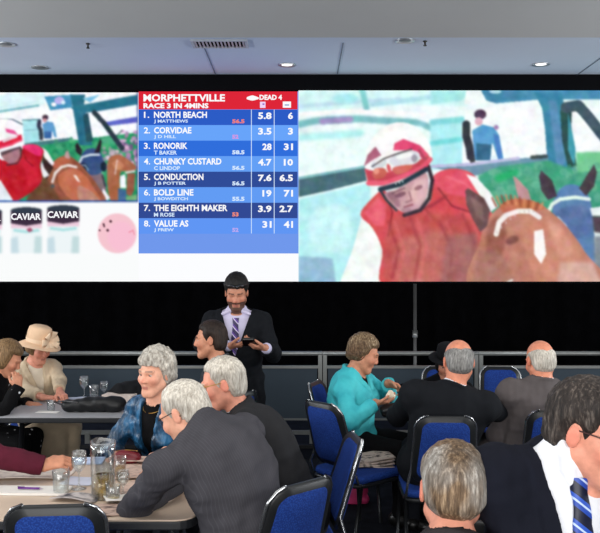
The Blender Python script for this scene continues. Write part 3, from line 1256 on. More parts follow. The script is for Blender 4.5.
    poly([(0, 152), (20, 146), (21, 148), (12, 151), (1, 156)], (95, 75, 85), .7); line([(20, 147), (21, 156), (17, 163), (6, 165)], 1.4, (80, 45, 55))
    spoly([(-20, 148), (-18, 130), (-6, 120), (8, 119), (18, 127), (22, 136), (16, 142), (0, 147)], (252, 250, 252), .8)
    poly([(5, 128), (14, 130), (18, 135), (6, 132)], (235, 90, 150), .8)
    poly([(-20, 144), (0, 141), (21, 134), (22, 139), (12, 145), (-20, 153)], (222, 36, 66), .8); line([(3, 141), (16, 136)], 2.4, (235, 225, 235), .7)
    line([(-20, 151), (0, 147.5), (21, 140)], 1.6, (240, 70, 110))
    line([(-46, 201.5), (138, 201.5)], 1.6, (35, 75, 160)); line([(137.6, 90), (137.6, 202)], 1.4, (45, 70, 150))


def paint_right():
    global CLIP
    CLIP = (298, 86, 646, 286)
    poly([(298, 86), (646, 86), (646, 286), (298, 286)], (240, 253, 254))
    poly([(298, 90), (410, 90), (480, 90), (466, 106), (400, 104), (298, 112)], (215, 250, 250), 2)
    line([(300, 106), (345, 102), (400, 99)], 4, (195, 225, 240), 2); line([(362, 90), (366, 108)], 6, (130, 205, 205), 2)
    oval(345, 98, 14, 5, (175, 235, 240), 0, 3)
    line([(372, 104), (420, 98), (465, 92)], 5, (180, 225, 235), 2)
    line([(298, 114), (340, 111), (390, 112), (425, 114)], 4, (252, 254, 252), 1.2)
    line([(298, 124), (318, 120), (360, 118.5), (395, 121), (415, 122), (432, 128)], 7, (128, 192, 198), 1.6); line([(322, 121), (350, 119)], 6, (165, 150, 200), 2)
    poly([(298, 130), (420, 126), (440, 140), (360, 165), (298, 172)], (236, 253, 252), 3); line([(300, 137), (360, 133)], 7, (185, 242, 244), 2.5)
    poly([(298, 178), (330, 172), (368, 166), (368, 180), (330, 190), (298, 197)], (76, 112, 122), 1.3); line([(298, 178), (366, 166)], 2.5, (130, 190, 195), 1)
    poly([(298, 199), (370, 182), (370, 286), (298, 286)], (184, 240, 244), 2); spoly([(310, 215), (345, 205), (350, 245), (315, 250)], (205, 248, 250), 4)
    poly([(298, 256), (332, 258), (336, 286), (298, 286)], (150, 190, 215), 2)
    # van and sky on the right
    poly([(430, 120), (462, 118), (462, 166), (430, 170)], (178, 240, 244), 2); line([(432, 122), (462, 119)], 6, (135, 220, 225), 1.4); line([(432, 143), (460, 139)], 5, (120, 222, 225), 1.6)
    poly([(465, 110), (540, 100), (548, 160), (462, 166)], (250, 254, 255), 1.2)
    poly([(430, 90), (472, 90), (462, 100), (430, 104)], (170, 235, 235), 1.5); poly([(466, 90), (484, 90), (486, 103), (464, 104)], (246, 252, 252), 1)
    # structure
    poly([(480, 88), (646, 88), (646, 98), (600, 99), (540, 99), (496, 103), (486, 100)], (78, 146, 182), 1); poly([(482, 92), (520, 90), (528, 97), (490, 101)], (70, 135, 170), 1.2); oval(495, 91, 6, 2, (190, 225, 245), 0, 1)
    poly([(534, 92), (562, 92), (568, 130), (578, 176), (548, 176), (545, 130), (542, 108)], (62, 136, 168), 1); poly([(548, 100), (556, 100), (566, 160), (558, 176)], (110, 150, 195), 1.6, .7)
    poly([(560, 110), (568, 103), (572, 112), (570, 140), (578, 166), (568, 168), (562, 140)], (48, 82, 80), 1.1)
    poly([(568, 112), (576, 150), (574, 165), (568, 150)], (70, 160, 175), 1)
    line([(566, 107), (578, 105), (588, 116), (602, 134), (640, 178)], 11, (66, 88, 100), 1.1)
    poly([(572, 112), (577, 112), (600, 142), (646, 190), (600, 170), (576, 154)], (250, 254, 254), 1)
    poly([(586, 104), (600, 101), (646, 98), (646, 150), (604, 126)], (240, 252, 252), 1)
    poly([(576, 152), (646, 150), (646, 202), (576, 202)], (120, 205, 150), 2)
    # camera operator
    poly([(472, 130), (482, 124), (494, 127), (499, 135), (503, 158), (498, 159), (492, 142), (490, 160), (474, 160)], (92, 160, 210), 1.1); poly([(476, 143), (491, 144), (490, 160), (476, 160)], (58, 108, 140), 1.2); poly([(493, 133), (498, 135), (503, 159), (498, 160)], (80, 130, 200), 1)
    oval(480, 114, 6.2, 5, (82, 62, 84), 0, .9); oval(478.5, 121, 4, 4, (222, 172, 190), 0, 1); oval(496, 127, 2.4, 2.4, (180, 140, 190))
    line([(466, 124), (466, 136), (469, 146), (471, 160)], 8, (58, 62, 68), 1.3); oval(466, 162, 4, 3, (250, 252, 255), 0, .8); oval(494, 158, 3, 3, (230, 245, 250), 0, .8)
    poly([(432, 167), (470, 165), (520, 158), (548, 156), (548, 166), (470, 176)], (112, 150, 172), 1.3); line([(432, 166), (470, 164), (518, 158)], 3, (190, 190, 225), 1.2); line([(532, 157), (546, 156)], 4, (70, 85, 85), 1)
    poly([(478, 175), (500, 166), (548, 160), (580, 172), (646, 168), (646, 230), (478, 230)], (70, 165, 130), 2); speckle((490, 165, 600, 200), (60, 150, 120), (120, 190, 160), 6, 8, .6); line([(498, 178), (515, 172)], 8, (45, 175, 110), 2.5)
    # hooded horse
    spoly([(552, 214), (556, 196), (562, 187), (572, 184), (582, 188), (590, 200), (594, 230), (594, 290), (560, 290)], (96, 132, 180), 1); spoly([(556, 212), (586, 206), (590, 232), (560, 240)], (92, 112, 160), 2, .7)
    poly([(539, 176), (541, 170), (552, 180), (557, 196), (548, 200), (541, 190)], (76, 66, 78), .9); poly([(594, 164), (597, 172), (594, 186), (586, 196), (579, 188), (586, 176)], (76, 64, 72), .9)
    line([(548, 212), (552, 204), (560, 199), (575, 197), (589, 199)], 3.6, (232, 250, 238), .8)
    oval(556, 222, 9, 5, (52, 62, 100), 25, 1); line([(549, 222), (558, 217), (566, 226)], 2, (170, 205, 235), .9); poly([(590, 208), (646, 200), (646, 216), (592, 216)], (240, 248, 250), 1); poly([(592, 216), (646, 216), (646, 240), (594, 232)], (84, 70, 84), 1.4)
    poly([(594, 236), (646, 236), (646, 290), (594, 290)], (130, 140, 150), 2.5)
    # jockey
    poly([(362, 214), (376, 220), (384, 240), (380, 286), (338, 286), (352, 250)], (246, 252, 248), 1.2)
    spoly([(360, 214), (372, 198), (384, 190), (396, 208), (414, 212), (430, 200), (432, 178), (446, 169), (464, 170), (476, 178), (484, 200), (498, 230), (496, 290), (388, 290), (382, 250), (372, 228)], (216, 82, 88), 1)
    spoly([(432, 178), (448, 170), (468, 172), (478, 184), (470, 196), (446, 192)], (232, 92, 112), 2); poly([(364, 212), (378, 196), (386, 206), (384, 226), (374, 226)], (238, 104, 122), 1.8)
    line([(386, 194), (392, 212), (388, 236)], 2, (160, 55, 64), 1); line([(438, 188), (452, 206), (476, 214)], 2, (160, 60, 66), 1.3); line([(424, 208), (440, 226), (470, 236)], 2.5, (175, 62, 70), 1.6)
    spoly([(392, 220), (440, 214), (488, 228), (494, 290), (392, 290)], (188, 86, 84), 4, .75); spoly([(400, 240), (470, 236), (480, 290), (402, 290)], (196, 122, 112), 5, .7)
    for a_, b_, c_ in (((388, 222), (398, 250), (392, 278)), ((410, 218), (420, 246), (414, 280)), ((440, 222), (452, 250), (448, 282)), ((462, 214), (474, 240), (470, 270))):
        line([a_, b_, c_], 3, (158, 62, 70), 2.2, .6); line([(a_[0] + 6, a_[1]), (b_[0] + 6, b_[1]), (c_[0] + 5, c_[1])], 3, (228, 112, 116), 2.2, .5)
    line([(404, 214), (430, 206), (446, 196)], 3, (150, 56, 66), 1.6, .7); line([(446, 176), (466, 184), (482, 204)], 2, (246, 130, 146), 1.6, .7); poly([(446, 236), (476, 232), (486, 286), (440, 286)], (150, 104, 104), 4, .6)
    poly([(466, 174), (476, 177), (490, 192), (498, 206), (490, 212), (480, 196)], (248, 250, 250), 1)
    spoly([(384, 194), (398, 188), (424, 172), (428, 186), (424, 202), (416, 211), (406, 213), (394, 206)], (206, 162, 168), 1)
    spoly([(414, 182), (426, 178), (426, 194), (418, 206), (412, 198)], (222, 182, 186), 1.6); spoly([(386, 194), (394, 192), (400, 204), (396, 206)], (160, 116, 128), 1.4); oval(411, 195, 3, 5, (226, 188, 190), 10, 1.2)
    oval(400, 194.5, 6, 2.4, (122, 84, 98), -18, 1.3, .8); oval(418, 187.5, 4.5, 2.2, (132, 92, 104), -25, 1.3, .8); line([(392, 193), (404, 188)], 1.6, (110, 80, 92), .9, .7); line([(404, 207), (412, 204.5)], 1.6, (150, 84, 92), .8); line([(409, 192), (411, 200), (406, 202)], 1.6, (160, 116, 124), .9); oval(406, 210, 5, 2.4, (165, 122, 130), 0, 1.2, .6)
    line([(428, 166), (432, 180), (429, 198), (420, 210), (404, 215)], 4, (62, 52, 60), .9); line([(380, 190), (386, 200), (396, 210)], 2.6, (66, 72, 78), .9)
    spoly([(365, 170), (366, 150), (376, 133), (392, 123), (408, 123), (422, 132), (430, 147), (430, 160), (404, 176), (372, 186)], (252, 252, 252), 1)
    poly([(393, 150), (394, 143), (403, 138.5), (420, 145), (428, 154), (424, 160), (412, 150)], (228, 78, 120), 1)
    poly([(375, 146), (381, 155), (372, 160), (363.5, 166), (367, 155)], (176, 104, 126), 1.1)
    poly([(364, 168), (370, 170), (386, 172), (412, 164), (428, 154), (431, 160), (426, 168), (398, 179), (368, 184)], (204, 76, 92), 1)
    oval(378.5, 163.5, 8, 5.2, (214, 222, 226), -22, .9); oval(379, 161, 5, 2, (250, 252, 252), -22, .9); oval(379, 173, 7.5, 5.5, (206, 104, 92), -18, 1.2); oval(376, 171, 3, 3, (232, 150, 130), 0, 1.2)
    spoly([(389, 160), (396, 153.5), (410, 150), (419, 153), (418, 161), (408, 165), (394, 166)], (222, 226, 230), .9); oval(404, 155.5, 9, 2.6, (250, 250, 252), -14, .9); oval(414, 158, 3, 4, (168, 160, 170), 0, 1)
    spoly([(392, 168), (402, 165), (412, 165), (408, 171), (396, 174)], (212, 112, 96), 1.2); oval(388.5, 168, 2, 4.5, (226, 92, 104), -15, .8)
    line([(372, 166), (384, 158.2), (398, 153), (411, 149)], 1.6, (92, 84, 88), .5); line([(419, 150), (424, 158), (429, 160)], 3, (176, 70, 96), .9)
    line([(368, 183), (384, 183), (404, 176), (422, 167), (430, 159)], 4.6, (236, 96, 122), .8); line([(380, 189), (400, 184), (426, 169)], 5, (46, 62, 74), .9)
    for k in range(3): oval(395.5 + k * 3.4, 183.5 - k * 1.1, 1, 1, (170, 180, 190), 0, .4, .8)
    # horse
    spoly([(474, 292), (480, 240), (486, 222), (500, 206), (520, 198), (540, 204), (556, 216), (568, 228), (585, 252), (606, 292)], (192, 130, 112), 1.2); spoly([(520, 222), (545, 216), (566, 232), (584, 262), (590, 285), (540, 285)], (205, 140, 118), 3)
    spoly([(500, 206), (512, 199), (530, 200), (545, 208), (530, 212), (508, 216)], (198, 116, 86), 1.2)
    poly([(465, 190), (468, 188), (484, 198), (490, 210), (487, 226), (480, 232), (472, 218), (466, 204)], (112, 84, 84), 1); poly([(470, 196), (482, 204), (484, 222), (476, 216)], (140, 108, 106), 1.4)
    poly([(513, 176), (516, 177), (528, 190), (531, 200), (518, 198)], (196, 150, 152), .9)
    for k in range(12): line([(496 + k * 4, 206 - 3 * math.sin(k * .5)), (492 + k * 4.6, 199 - 4 * math.sin(k * .4 + .3))], 2.2, (222, 150, 112) if k % 2 else (150, 84, 64), .9, .8)
    spoly([(488, 226), (498, 216), (506, 230), (500, 258), (486, 262)], (150, 92, 80), 2.5, .8); spoly([(548, 222), (562, 230), (572, 250), (560, 256)], (222, 160, 140), 3, .8); oval(512, 240, 7, 4, (120, 74, 66), -20, 2, .8)
    line([(496, 234), (499, 222), (506, 215), (518, 211), (530, 211), (539, 217)], 5, (246, 240, 236), .8)
    for k in range(9): oval(496.5 + k * 4.6, 232 - 21 * math.sin(min(1, k / 6.5) * 1.5), .7, 1.6, (205, 190, 190), 0, .4, .6)
    poly([(534, 231), (543, 229), (546, 254), (541, 264), (534, 254)], (255, 250, 246), 1.2)
    poly([(478, 250), (500, 252), (520, 290), (470, 290)], (165, 118, 108), 3, .6); line([(505, 284), (512, 280)], 2, (235, 235, 230))
    poly([(560, 262), (592, 262), (606, 292), (556, 292)], (222, 182, 172), 3, .8)


def paint_advert():
    global CLIP
    CLIP = (-46, 202, 139, 286)
    poly([(-46, 202), (139, 202), (139, 286), (-46, 286)], (251, 252, 253))
    for x0, x1, yt in ((10.5, 41.5, 208), (47, 79, 206), (-30, 1.5, 209)):
        xm, hw = (x0 + x1) / 2, (x1 - x0) / 2
        poly([(x0, yt), (x1, yt), (x1 - .5, 253), (x0 + .5, 253)], (238, 246, 248), .6)
        poly([(x0, 238), (x0 + 7, 236), (x0 + 8, 253), (x0, 253)], (190, 215, 225), 2, .8); poly([(x1 - 7, 236), (x1, 236), (x1, 253), (x1 - 8, 253)], (186, 214, 216), 2, .8)
        poly([(x0, yt + 13), (x1, yt + 13), (x1, yt + 20), (x0, yt + 20)], (238, 205, 222), .9)
        line([(x0 + 4, yt + 22), (xm, yt + 23.5), (x1 - 4, yt + 22)], 3, (176, 226, 228), 1)
        poly([(x0, yt + 2), (x1, yt + 2), (x1, yt + 15), (xm, yt + 17.5), (x0, yt + 15)], (62, 46, 66), .5)
        oval(xm, yt + 2, hw, 3.4, (52, 62, 76), 0, .5)
    poly([(26, 229), (30, 227), (33, 230), (29, 232)], (170, 80, 110), .5)
    oval(117, 233, 19.5, 20, (246, 198, 208), 0, .7); oval(121, 236, 14, 15, (250, 190, 214), 0, 3, .7)
    for x, y, r in ((103.5, 224, 1.2), (110.5, 221, 1.5), (107.5, 230, 1.5), (99.5, 230, 1), (104, 226, .9)): oval(x, y, r, r * .9, (84, 50, 62), 0, .3)
    line([(129, 232), (133, 230), (134, 234)], .8, (235, 130, 150), .4)
    poly([(-46, 254.5), (139, 254.5), (139, 286), (-46, 286)], (250, 252, 252), .5)


paint_left()
paint_right()
paint_advert()


def mottle(x0, y0, x1, y1, amp, cell, seed):
    """video grain: soft blotches of colour"""
    r = np.random.default_rng(seed)
    i0, i1, j0, j1 = int((x0 - X0) * SSF), int((x1 - X0) * SSF), int((y0 - Y0) * SSF), int((y1 - Y0) * SSF)
    n = blur(r.normal(size=(j1 - j0, i1 - i0, 3)), cell)
    n = n / n.std() * amp
    lum = blur(r.normal(size=(j1 - j0, i1 - i0, 1)), cell)
    CAN[j0:j1, i0:i1] += n * .6 + lum / lum.std() * amp


for cell_, amp_ in ((1.5, 1.6), (4, 2.6)):
    mottle(X0, 92, 138, 202, amp_, cell_, 1)
    mottle(299, 89, X1, 282, amp_, cell_ * 1.3, 2)
CAN = np.clip(blur(CAN, .5), 0, 255)


def picture(name, x0, y0, x1, y1, parent, mat, lift):
    nx, ny = int(round(x1 - x0)) + 1, int(round(y1 - y0)) + 1
    xs, ys = np.linspace(x0, x1, nx), np.linspace(y0, y1, ny)
    X, Y = np.meshgrid(xs, ys)
    V = np.stack([(X - 300) * PX, np.full(X.shape, SD - lift), CAMZ - (Y - HORIZON) * PX], -1).reshape(-1, 3)
    i = np.arange(ny - 1)[:, None] * nx + np.arange(nx - 1)[None, :]
    Q = np.stack([i, i + nx, i + nx + 1, i + 1], -1).reshape(-1, 4)
    me = np_mesh(name, V, Q, False)
    ii = np.clip(((X - X0) * SSF).astype(int), 0, CW - 1)
    jj = np.clip(((Y - Y0) * SSF).astype(int), 0, CH - 1)
    c = (CAN[np.clip(jj - 1, 0, CH - 1), np.clip(ii - 1, 0, CW - 1)] + CAN[jj, ii] + CAN[np.clip(jj - 1, 0, CH - 1), ii] + CAN[jj, np.clip(ii - 1, 0, CW - 1)]) / 4
    set_col(me, s2l(c).reshape(-1, 3))
    return link(name, me, mat, parent)


wall = empty('video_wall', (0, SD, 1.6))
tag(wall, 'giant black-framed video wall showing a jockey, horses and a race odds board', 'screen')


def wpart(name, mb, mat, parent=None):
    o = mb.build(name, mat, parent or wall)
    if parent is None or parent is wall:
        o.matrix_parent_inverse = Matrix.Translation(-Vector(wall.location))
    return o


m_bez = plain('screen_bezel', rgb(5, 5, 8), .7, spec=.08)
b = MB()
ax0, ax1 = (X0 - 300) * PX, (X1 - 300) * PX
zt, zb = CAMZ - (90.5 - HORIZON) * PX, CAMZ - (281.5 - HORIZON) * PX
b.box((ax0 - .1, SD + .02, zb - .06), (ax1 + .1, SD + .22, zt + .08))
wpart('cabinet', b, m_bez)
b = MB()
b.box((ax0 - .1, SD - .03, zt), (ax1 + .1, SD + .02, zt + .19))
b.box((ax0 - .1, SD - .03, zb - .04), (ax1 + .1, SD + .02, zb))
wpart('bezel', b, m_bez)
m_pic = emit('screen_picture', attr='Col')


def wpic(name, *a):
    o = picture(name, *a[:4], wall, m_pic, a[4])
    o.matrix_parent_inverse = Matrix.Translation(-Vector(wall.location))
    return o


lv = wpic('paddock_picture', X0, 92.5, 138.6, 202, 0.0)
rv = wpic('jockey_picture', 298.5, 90, X1, 281.5, 0.0)
ad = wpic('advert_panel', X0, 202, 138.6, 281.5, 0.0)
lv['label'] = 'small race picture with red jockey at left of the screen'
rv['label'] = 'large jockey and horse picture filling the right of the screen'
ad['label'] = 'white advert panel with caviar tins and pink ball'

_fonts = {}


def text_mesh(name, s, x, ycap, h, mat, parent, width=None, align='l', bold=.02, lift=.004, shear=0.0):
    """capitals of height h px with their tops at pixel row ycap on the screen"""
    cu = bpy.data.curves.new('t', 'FONT')
    cu.body = s
    cu.offset = bold
    cu.resolution_u = 2
    ob = bpy.data.objects.new('t', cu)
    COL.objects.link(ob)
    dg = bpy.context.evaluated_depsgraph_get()
    me = bpy.data.meshes.new_from_object(ob.evaluated_get(dg))
    bpy.data.objects.remove(ob)
    n = len(me.vertices)
    co = np.zeros(n * 3, np.float32)
    me.vertices.foreach_get('co', co)
    co = co.reshape(-1, 3)
    ymin = co[:, 1].min()
    sy = h / max(co[:, 1].max() - ymin, 1e-6)
    w0 = co[:, 0].max() - co[:, 0].min()
    sx = (width / w0) if width else sy * 1.12
    px = (co[:, 0] - co[:, 0].min()) * sx
    w = w0 * sx
    px += x - (w if align == 'r' else w / 2 if align == 'c' else 0)
    py = ycap + h - (co[:, 1] - ymin) * sy
    out = np.stack([(px - 300) * PX, np.full(n, SD - lift), CAMZ - (py - HORIZON) * PX], 1)
    me.vertices.foreach_set('co', out.astype(np.float32).ravel())
    me.update()
    me.materials.clear()
    me.name = name
    return link(name, me, mat, parent)


def quad(name, x0, y0, x1, y1, mat, parent, lift=.002):
    b = MB()
    b.add([sp(x0, y0, lift), sp(x1, y0, lift), sp(x1, y1, lift), sp(x0, y1, lift)], [(3, 2, 1, 0)])
    return b.build(name, mat, parent)


E = lambda n, c, k=1.0: emit(n, rgb(*c), k)
white = E('glow_white', (252, 253, 255))
board = quad('race_board', 138.6, 91.5, 298.5, 253.5, E('glow_board', (112, 152, 236)), wall, .001)
board.matrix_parent_inverse = Matrix.Translation(-Vector(wall.location))
board['label'] = 'blue and red odds board listing eight runners'
st = quad('blank_strip', 138.6, 253.5, 298.5, 281.5, white, wall, .001)
st.matrix_parent_inverse = Matrix.Translation(-Vector(wall.location))
quad('header_band', 138.6, 91.5, 297.5, 109.4, E('glow_red', (222, 38, 56)), board)
pale = E('glow_pale', (214, 234, 255))
text_mesh('track_name', 'MORPHETTVILLE', 143.5, 94.2, 7.4, white, board, 81.5, bold=.032)
text_mesh('race_line', 'RACE 3 IN 4MINS', 143.5, 103.2, 5.2, white, board, 65, bold=.04)
text_mesh('track_state', 'DEAD 4', 259.5, 94.8, 5.2, white, board, 22.5, bold=.04)
clo = MB()
pts = []
for i in range(24):
    a = 2 * math.pi * i / 24
    pts.append(sp(252.5 + 6.2 * math.cos(a) * (1 + .05 * math.cos(3 * a)), 98.4 + (2.0 if math.sin(a) > 0 else 2.6) * math.sin(a) * (1 + .12 * math.cos(4 * a)), .004))
clo.add(pts, [tuple(range(23, -1, -1))])
clo.build('cloud_symbol', white, board)
quad('odds_symbol', 260, 101.8, 265.5, 108, E('glow_lilac', (240, 214, 250)), board, .004)
quad('tote_symbol', 282.8, 101.6, 291, 107.8, white, board, .004)
quad('symbol_mark', 262.5, 103.5, 264.5, 105, E('glow_violet', (150, 90, 190)), board, .006)
quad('symbol_mark', 284.6, 104.4, 289.2, 105.8, E('glow_greyblue', (150, 165, 205)), board, .006)
rowsd = [('1.', 'NORTH BEACH', 53, 'J MATTHEWS', 34, '56.5', (240, 130, 120), '5.8', '6', (44, 92, 198)),
         ('2.', 'CORVIDAE', 37.5, 'J D HILL', 22, '52', (215, 150, 225), '3.5', '3', (104, 164, 250)),
         ('3.', 'RONORIK', 33.5, 'T BAKER', 23, '58.5', None, '28', '31', (48, 110, 220)),
         ('4.', 'CHUNKY CUSTARD', 67.5, 'C LINDOP', 26, '56.5', None, '4.7', '10', (100, 160, 246)),
         ('5.', 'CONDUCTION', 49.5, 'J B POTTER', 32, '56.5', None, '7.6', '6.5', (48, 76, 152)),
         ('6.', 'BOLD LINE', 39.5, 'J BOWDITCH', 34, '55.5', None, '19', '71', (98, 156, 244)),
         ('7.', 'THE EIGHTH MAKER', 73.5, 'M ROSE', 20.5, '53', (240, 140, 120), '3.9', '2.7', (50, 74, 148)),
         ('8.', 'VALUE AS', 34.5, 'J FREW', 20, '52', (190, 170, 240), '31', '41', (96, 150, 244))]
for k, (no, nm, wn, jk, wj, wt, wc, o1, o2, bc) in enumerate(rowsd):
    y = 109.6 + 15.52 * k
    r = quad('board_row', 138.6, y, 297.5, y + 15.5, E('glow_row', bc), board)
    text_mesh('runner_number', no, 144, y + 2.2, 6.2, white, board, 6.2 if k else 5.4, bold=.02)
    text_mesh('runner_name', nm, 154, y + 2.0, 6.5, white, board, wn, bold=.03)
    text_mesh('jockey_name', jk, 154, y + 10, 4.0, pale, board, wj, bold=.03)
    text_mesh('weight', wt, 244.6 if len(wt) > 2 else 238.6, y + 9.6, 4.2, E('glow_weight', wc) if wc else pale, board, 12.4 if len(wt) > 2 else 6.4, 'r', bold=.05)
    text_mesh('odds', o1, 271.6, y + 2.8, 6.8, white, board, {3: 13.5, 2: 9.2, 1: 5}[len(o1)], 'r', bold=.035)
    text_mesh('odds', o2, 293, y + 2.8, 6.8, white, board, {3: 13.5, 2: 9.2, 1: 5}[len(o2)], 'r', bold=.035)
for x in (251.4, 274.2):
    quad('column_line', x - .35, 109.6, x + .35, 233.5, pale, board, .003)
for tx, yt, w in ((26, 213.2, 29.5), (63, 211.2, 30.5), (-14, 214.2, 29)):
    t_ = text_mesh('tin_lettering', 'CAVIAR', tx, yt, 6.8, white, ad, w * 1.02, 'c', bold=.03)

# ------------------------------------------------------------------ ceiling fittings
m_dl = emit('lamp_glow', (1.0, .98, .95, 1), 1.6)
for i, (x, y, zc, lab) in enumerate(((40, 67, 4.1, 'round recessed downlight nearest the screen top, above the paddock picture'),
                                     (287, 64.5, 4.1, 'round recessed downlight above the odds board end'),
                                     (541, 64, 4.1, 'round recessed downlight above the right jockey picture'),
                                     (405, 40.5, 4.1, 'round recessed downlight half hidden by the ceiling step, right of the vent'),
                                     (6, 44, 4.1, 'round recessed downlight half hidden by the ceiling step, left end'))):
    p = on(x, y, zc)
    e = empty('downlight', p)
    tag(e, lab, 'ceiling light', 'recessed downlights')
    e.scale = (.78, .62, 1)
    MB().lathe([(.085, -.004), (.125, -.012), (.130, -.004), (.130, 0)], 28).build('trim_ring', plain('brushed_ring', rgb(190, 195, 200), .35, .6), e)
    MB().lathe([(.0, -.006), (.08, -.006), (.08, -.002)], 24).build('lamp', m_dl if i in (1, 2) else plain('lamp_off', rgb(120, 125, 130), .3), e)
p0, p1 = on(192, 43.5, 4.1), on(248, 43.5, 4.1)
e = empty('air_vent', ((p0[0] + p1[0]) / 2, p0[1] - .02, 4.1))
e.scale = (1, .6, 1)
tag(e, 'dark slotted air vent in the ceiling at the step edge', 'vent')
hw = (p1[0] - p0[0]) / 2
fr = MB()
fr.box((-hw, -.2, -.02), (hw, -.17, 0)); fr.box((-hw, .17, -.02), (hw, .2, 0)); fr.box((-hw, -.17, -.02), (-hw + .03, .17, 0)); fr.box((hw - .03, -.17, -.02), (hw, .17, 0))
fr.build('vent_frame', plain('vent_grey', rgb(190, 194, 200), .5), e)
MB().box((-hw + .03, -.17, -.004), (hw - .03, .17, 0)).build('vent_backing', m_black, e)
sl = MB()
for k in range(14):
    x = -hw + .045 + k * (2 * hw - .09) / 13
    sl.box((x - .008, -.17, -.018), (x + .008, .17, -.006))
sl.build('vent_slats', plain('vent_slat', rgb(200, 190, 192), .5), e)
for (x, y, lab) in ((88, 43.5, 'small sprinkler head by the ceiling step at left'), (425, 41, 'small sprinkler head by the downlight right of the vent')):
    p = on(x, y, 4.1)
    o = MB().lathe([(.022, 0), (.022, -.008), (.010, -.010), (.010, -.04), (.018, -.045), (.018, -.05), (.0, -.052)], 14).build('sprinkler', plain('sprinkler_metal', rgb(70, 66, 60), .4, .6))
    o.location = p
    tag(o, lab, 'sprinkler', 'ceiling sprinklers')

# ------------------------------------------------------------------ barriers
m_alu = plain('aluminium', rgb(132, 134, 132), .42, .55, var=.05)
m_panel = plain('barrier_panel', rgb(56, 66, 75), .7, spec=.15, var=.05, scale=3)
BD = 7.0
kz = BD / FPX
zr = lambda y: CAMZ - (y - HORIZON) * kz
BX = [-2.70, -1.245, .21, 1.665]
blabs = ['grey panelled crowd barrier behind the hatted woman', 'grey panelled crowd barrier behind the standing man in black coat',
         'grey panelled crowd barrier behind the woman in turquoise', 'grey panelled crowd barrier behind the bald man in grey suit']
proto = None
for i, x in enumerate(BX):
    if proto is None:
        e = empty('crowd_barrier', (x, BD, .13))
        L, W = 1.455, .02
        z = lambda y: zr(y) - .13
        MB().tube([(.0, 0, z(353.5)), (L, 0, z(353.5))], .021, 12).build('top_rail', m_alu, e)
        MB().box((.05, -.012, z(418.5)), (L - .05, .012, z(368))).build('panel', m_panel, e)
        f = MB()
        f.box((.03, -.02, z(368.2)), (L - .03, .02, z(365.6))); f.box((.03, -.02, z(420)), (L - .03, .02, z(418)))
        f.build('panel_frame', m_alu, e)
        for xx in (.022, L - .022):
            MB().box((xx - .018, -.018, z(432) - .0), (xx + .018, .018, z(353.5))).build('post', m_alu, e)
        MB().box((.0, -.02, z(434.2)), (L, .02, z(430.5))).build('bottom_rail', m_alu, e)
        for xx in (.02 + .70, L - .10):
            fm = MB()
            fm.box((xx - .022, -.025, 0), (xx + .022, .025, z(432)))
            fm.build('foot', m_alu, e)
        proto = e
    else:
        e = copy_tree(proto)
        e.location = (x, BD, .13)
    tag(e, blabs[i], 'barrier', 'row of crowd barriers on the platform')
e = empty('support_pole', ((415 - 300) * 8.55 / FPX, 8.55, .13))
tag(e, 'thin grey upright pole in front of the black curtain', 'pole')
MB().tube([(0, 0, .0), (0, 0, 1.47)], .020, 12).build('pole', plain('pole_grey', rgb(92, 92, 92), .5, .4), e)
MB().tube([(0, 0, .86), (0, 0, .94)], .030, 12).build('collar', m_alu, e)
MB().lathe([(.16, 0), (.16, .012), (.03, .02)], 20).build('base_plate', m_black, e)


# ------------------------------------------------------------------ tables
m_top = plain('table_laminate', rgb(205, 184, 164), .45, spec=.4, var=.05, scale=5)
m_top2 = plain('grey_laminate', rgb(168, 168, 172), .45, spec=.4, var=.05, scale=5)
m_edge = plain('table_edge', rgb(26, 28, 32), .5)
m_leg = plain('table_leg', rgb(24, 25, 28), .45, .2)
TZ = .73


def table(name, label, x0, y0, x1, y1, mt, r=.08):
    cx, cy = (x0 + x1) / 2, (y0 + y1) / 2
    e = empty(name, (cx, cy, 0))
    tag(e, label, 'table')
    a, b = (x1 - x0) / 2, (y1 - y0) / 2
    MB().prism(rrect(-a, -b, a, b, r), TZ - .006, TZ).build('tabletop', mt, e)
    MB().prism(rrect(-a - .004, -b - .004, a + .004, b + .004, r + .004), TZ - .042, TZ - .0062, bev=.006).build('edge_band', m_edge, e)
    for sx in (-1, 1):
        for sy in (-1, 1):
            MB().tube([(sx * (a - .14), sy * (b - .12), TZ - .04), (sx * (a - .12), sy * (b - .10), .0)], .018, 10).build('leg', m_leg, e)
        MB().tube([(sx * (a - .14), -(b - .12), TZ - .09), (sx * (a - .14), b - .12, TZ - .09)], .012, 8).build('cross_bar', m_leg, e)
    return e


table('meeting_table', 'beige table in front covered with newspapers, jug and glasses', -1.62, 2.97, -.42, 3.98, m_top)
table('meeting_table', 'grey table at far left where the hatted woman sits', -2.08, 5.12, -.98, 5.96, m_top2, .05)
table('meeting_table', 'table at right between the turquoise woman and the bald men', .74, 4.98, 2.35, 5.70, m_top2, .05)

# ------------------------------------------------------------------ chairs
def blue_fabric():
    m, nt, bs = new_mat('blue_upholstery')
    tc = N(nt, 'ShaderNodeTexCoord')
    v = N(nt, 'ShaderNodeTexVoronoi')
    v.inputs['Scale'].default_value = 150
    nt.links.new(tc.outputs['Object'], v.inputs['Vector'])
    c = ramp(nt, v.outputs['Distance'], [(.1, rgb(40, 78, 160)), (.6, rgb(24, 52, 124))])
    nt.links.new(c, bs.inputs['Base Color'])
    bs.inputs['Roughness'].default_value = .85
    bs.inputs['Specular IOR Level'].default_value = .2
    bump(nt, bs, v.outputs['Distance'], .4, .003)
    return m


m_blue = blue_fabric()
m_rim = plain('chair_rim', rgb(24, 26, 28), .42, spec=.45)
m_tube = plain('dark_tube', rgb(60, 62, 64), .3, .8)
m_chrome = plain('chrome_tube', rgb(178, 180, 182), .22, .95)


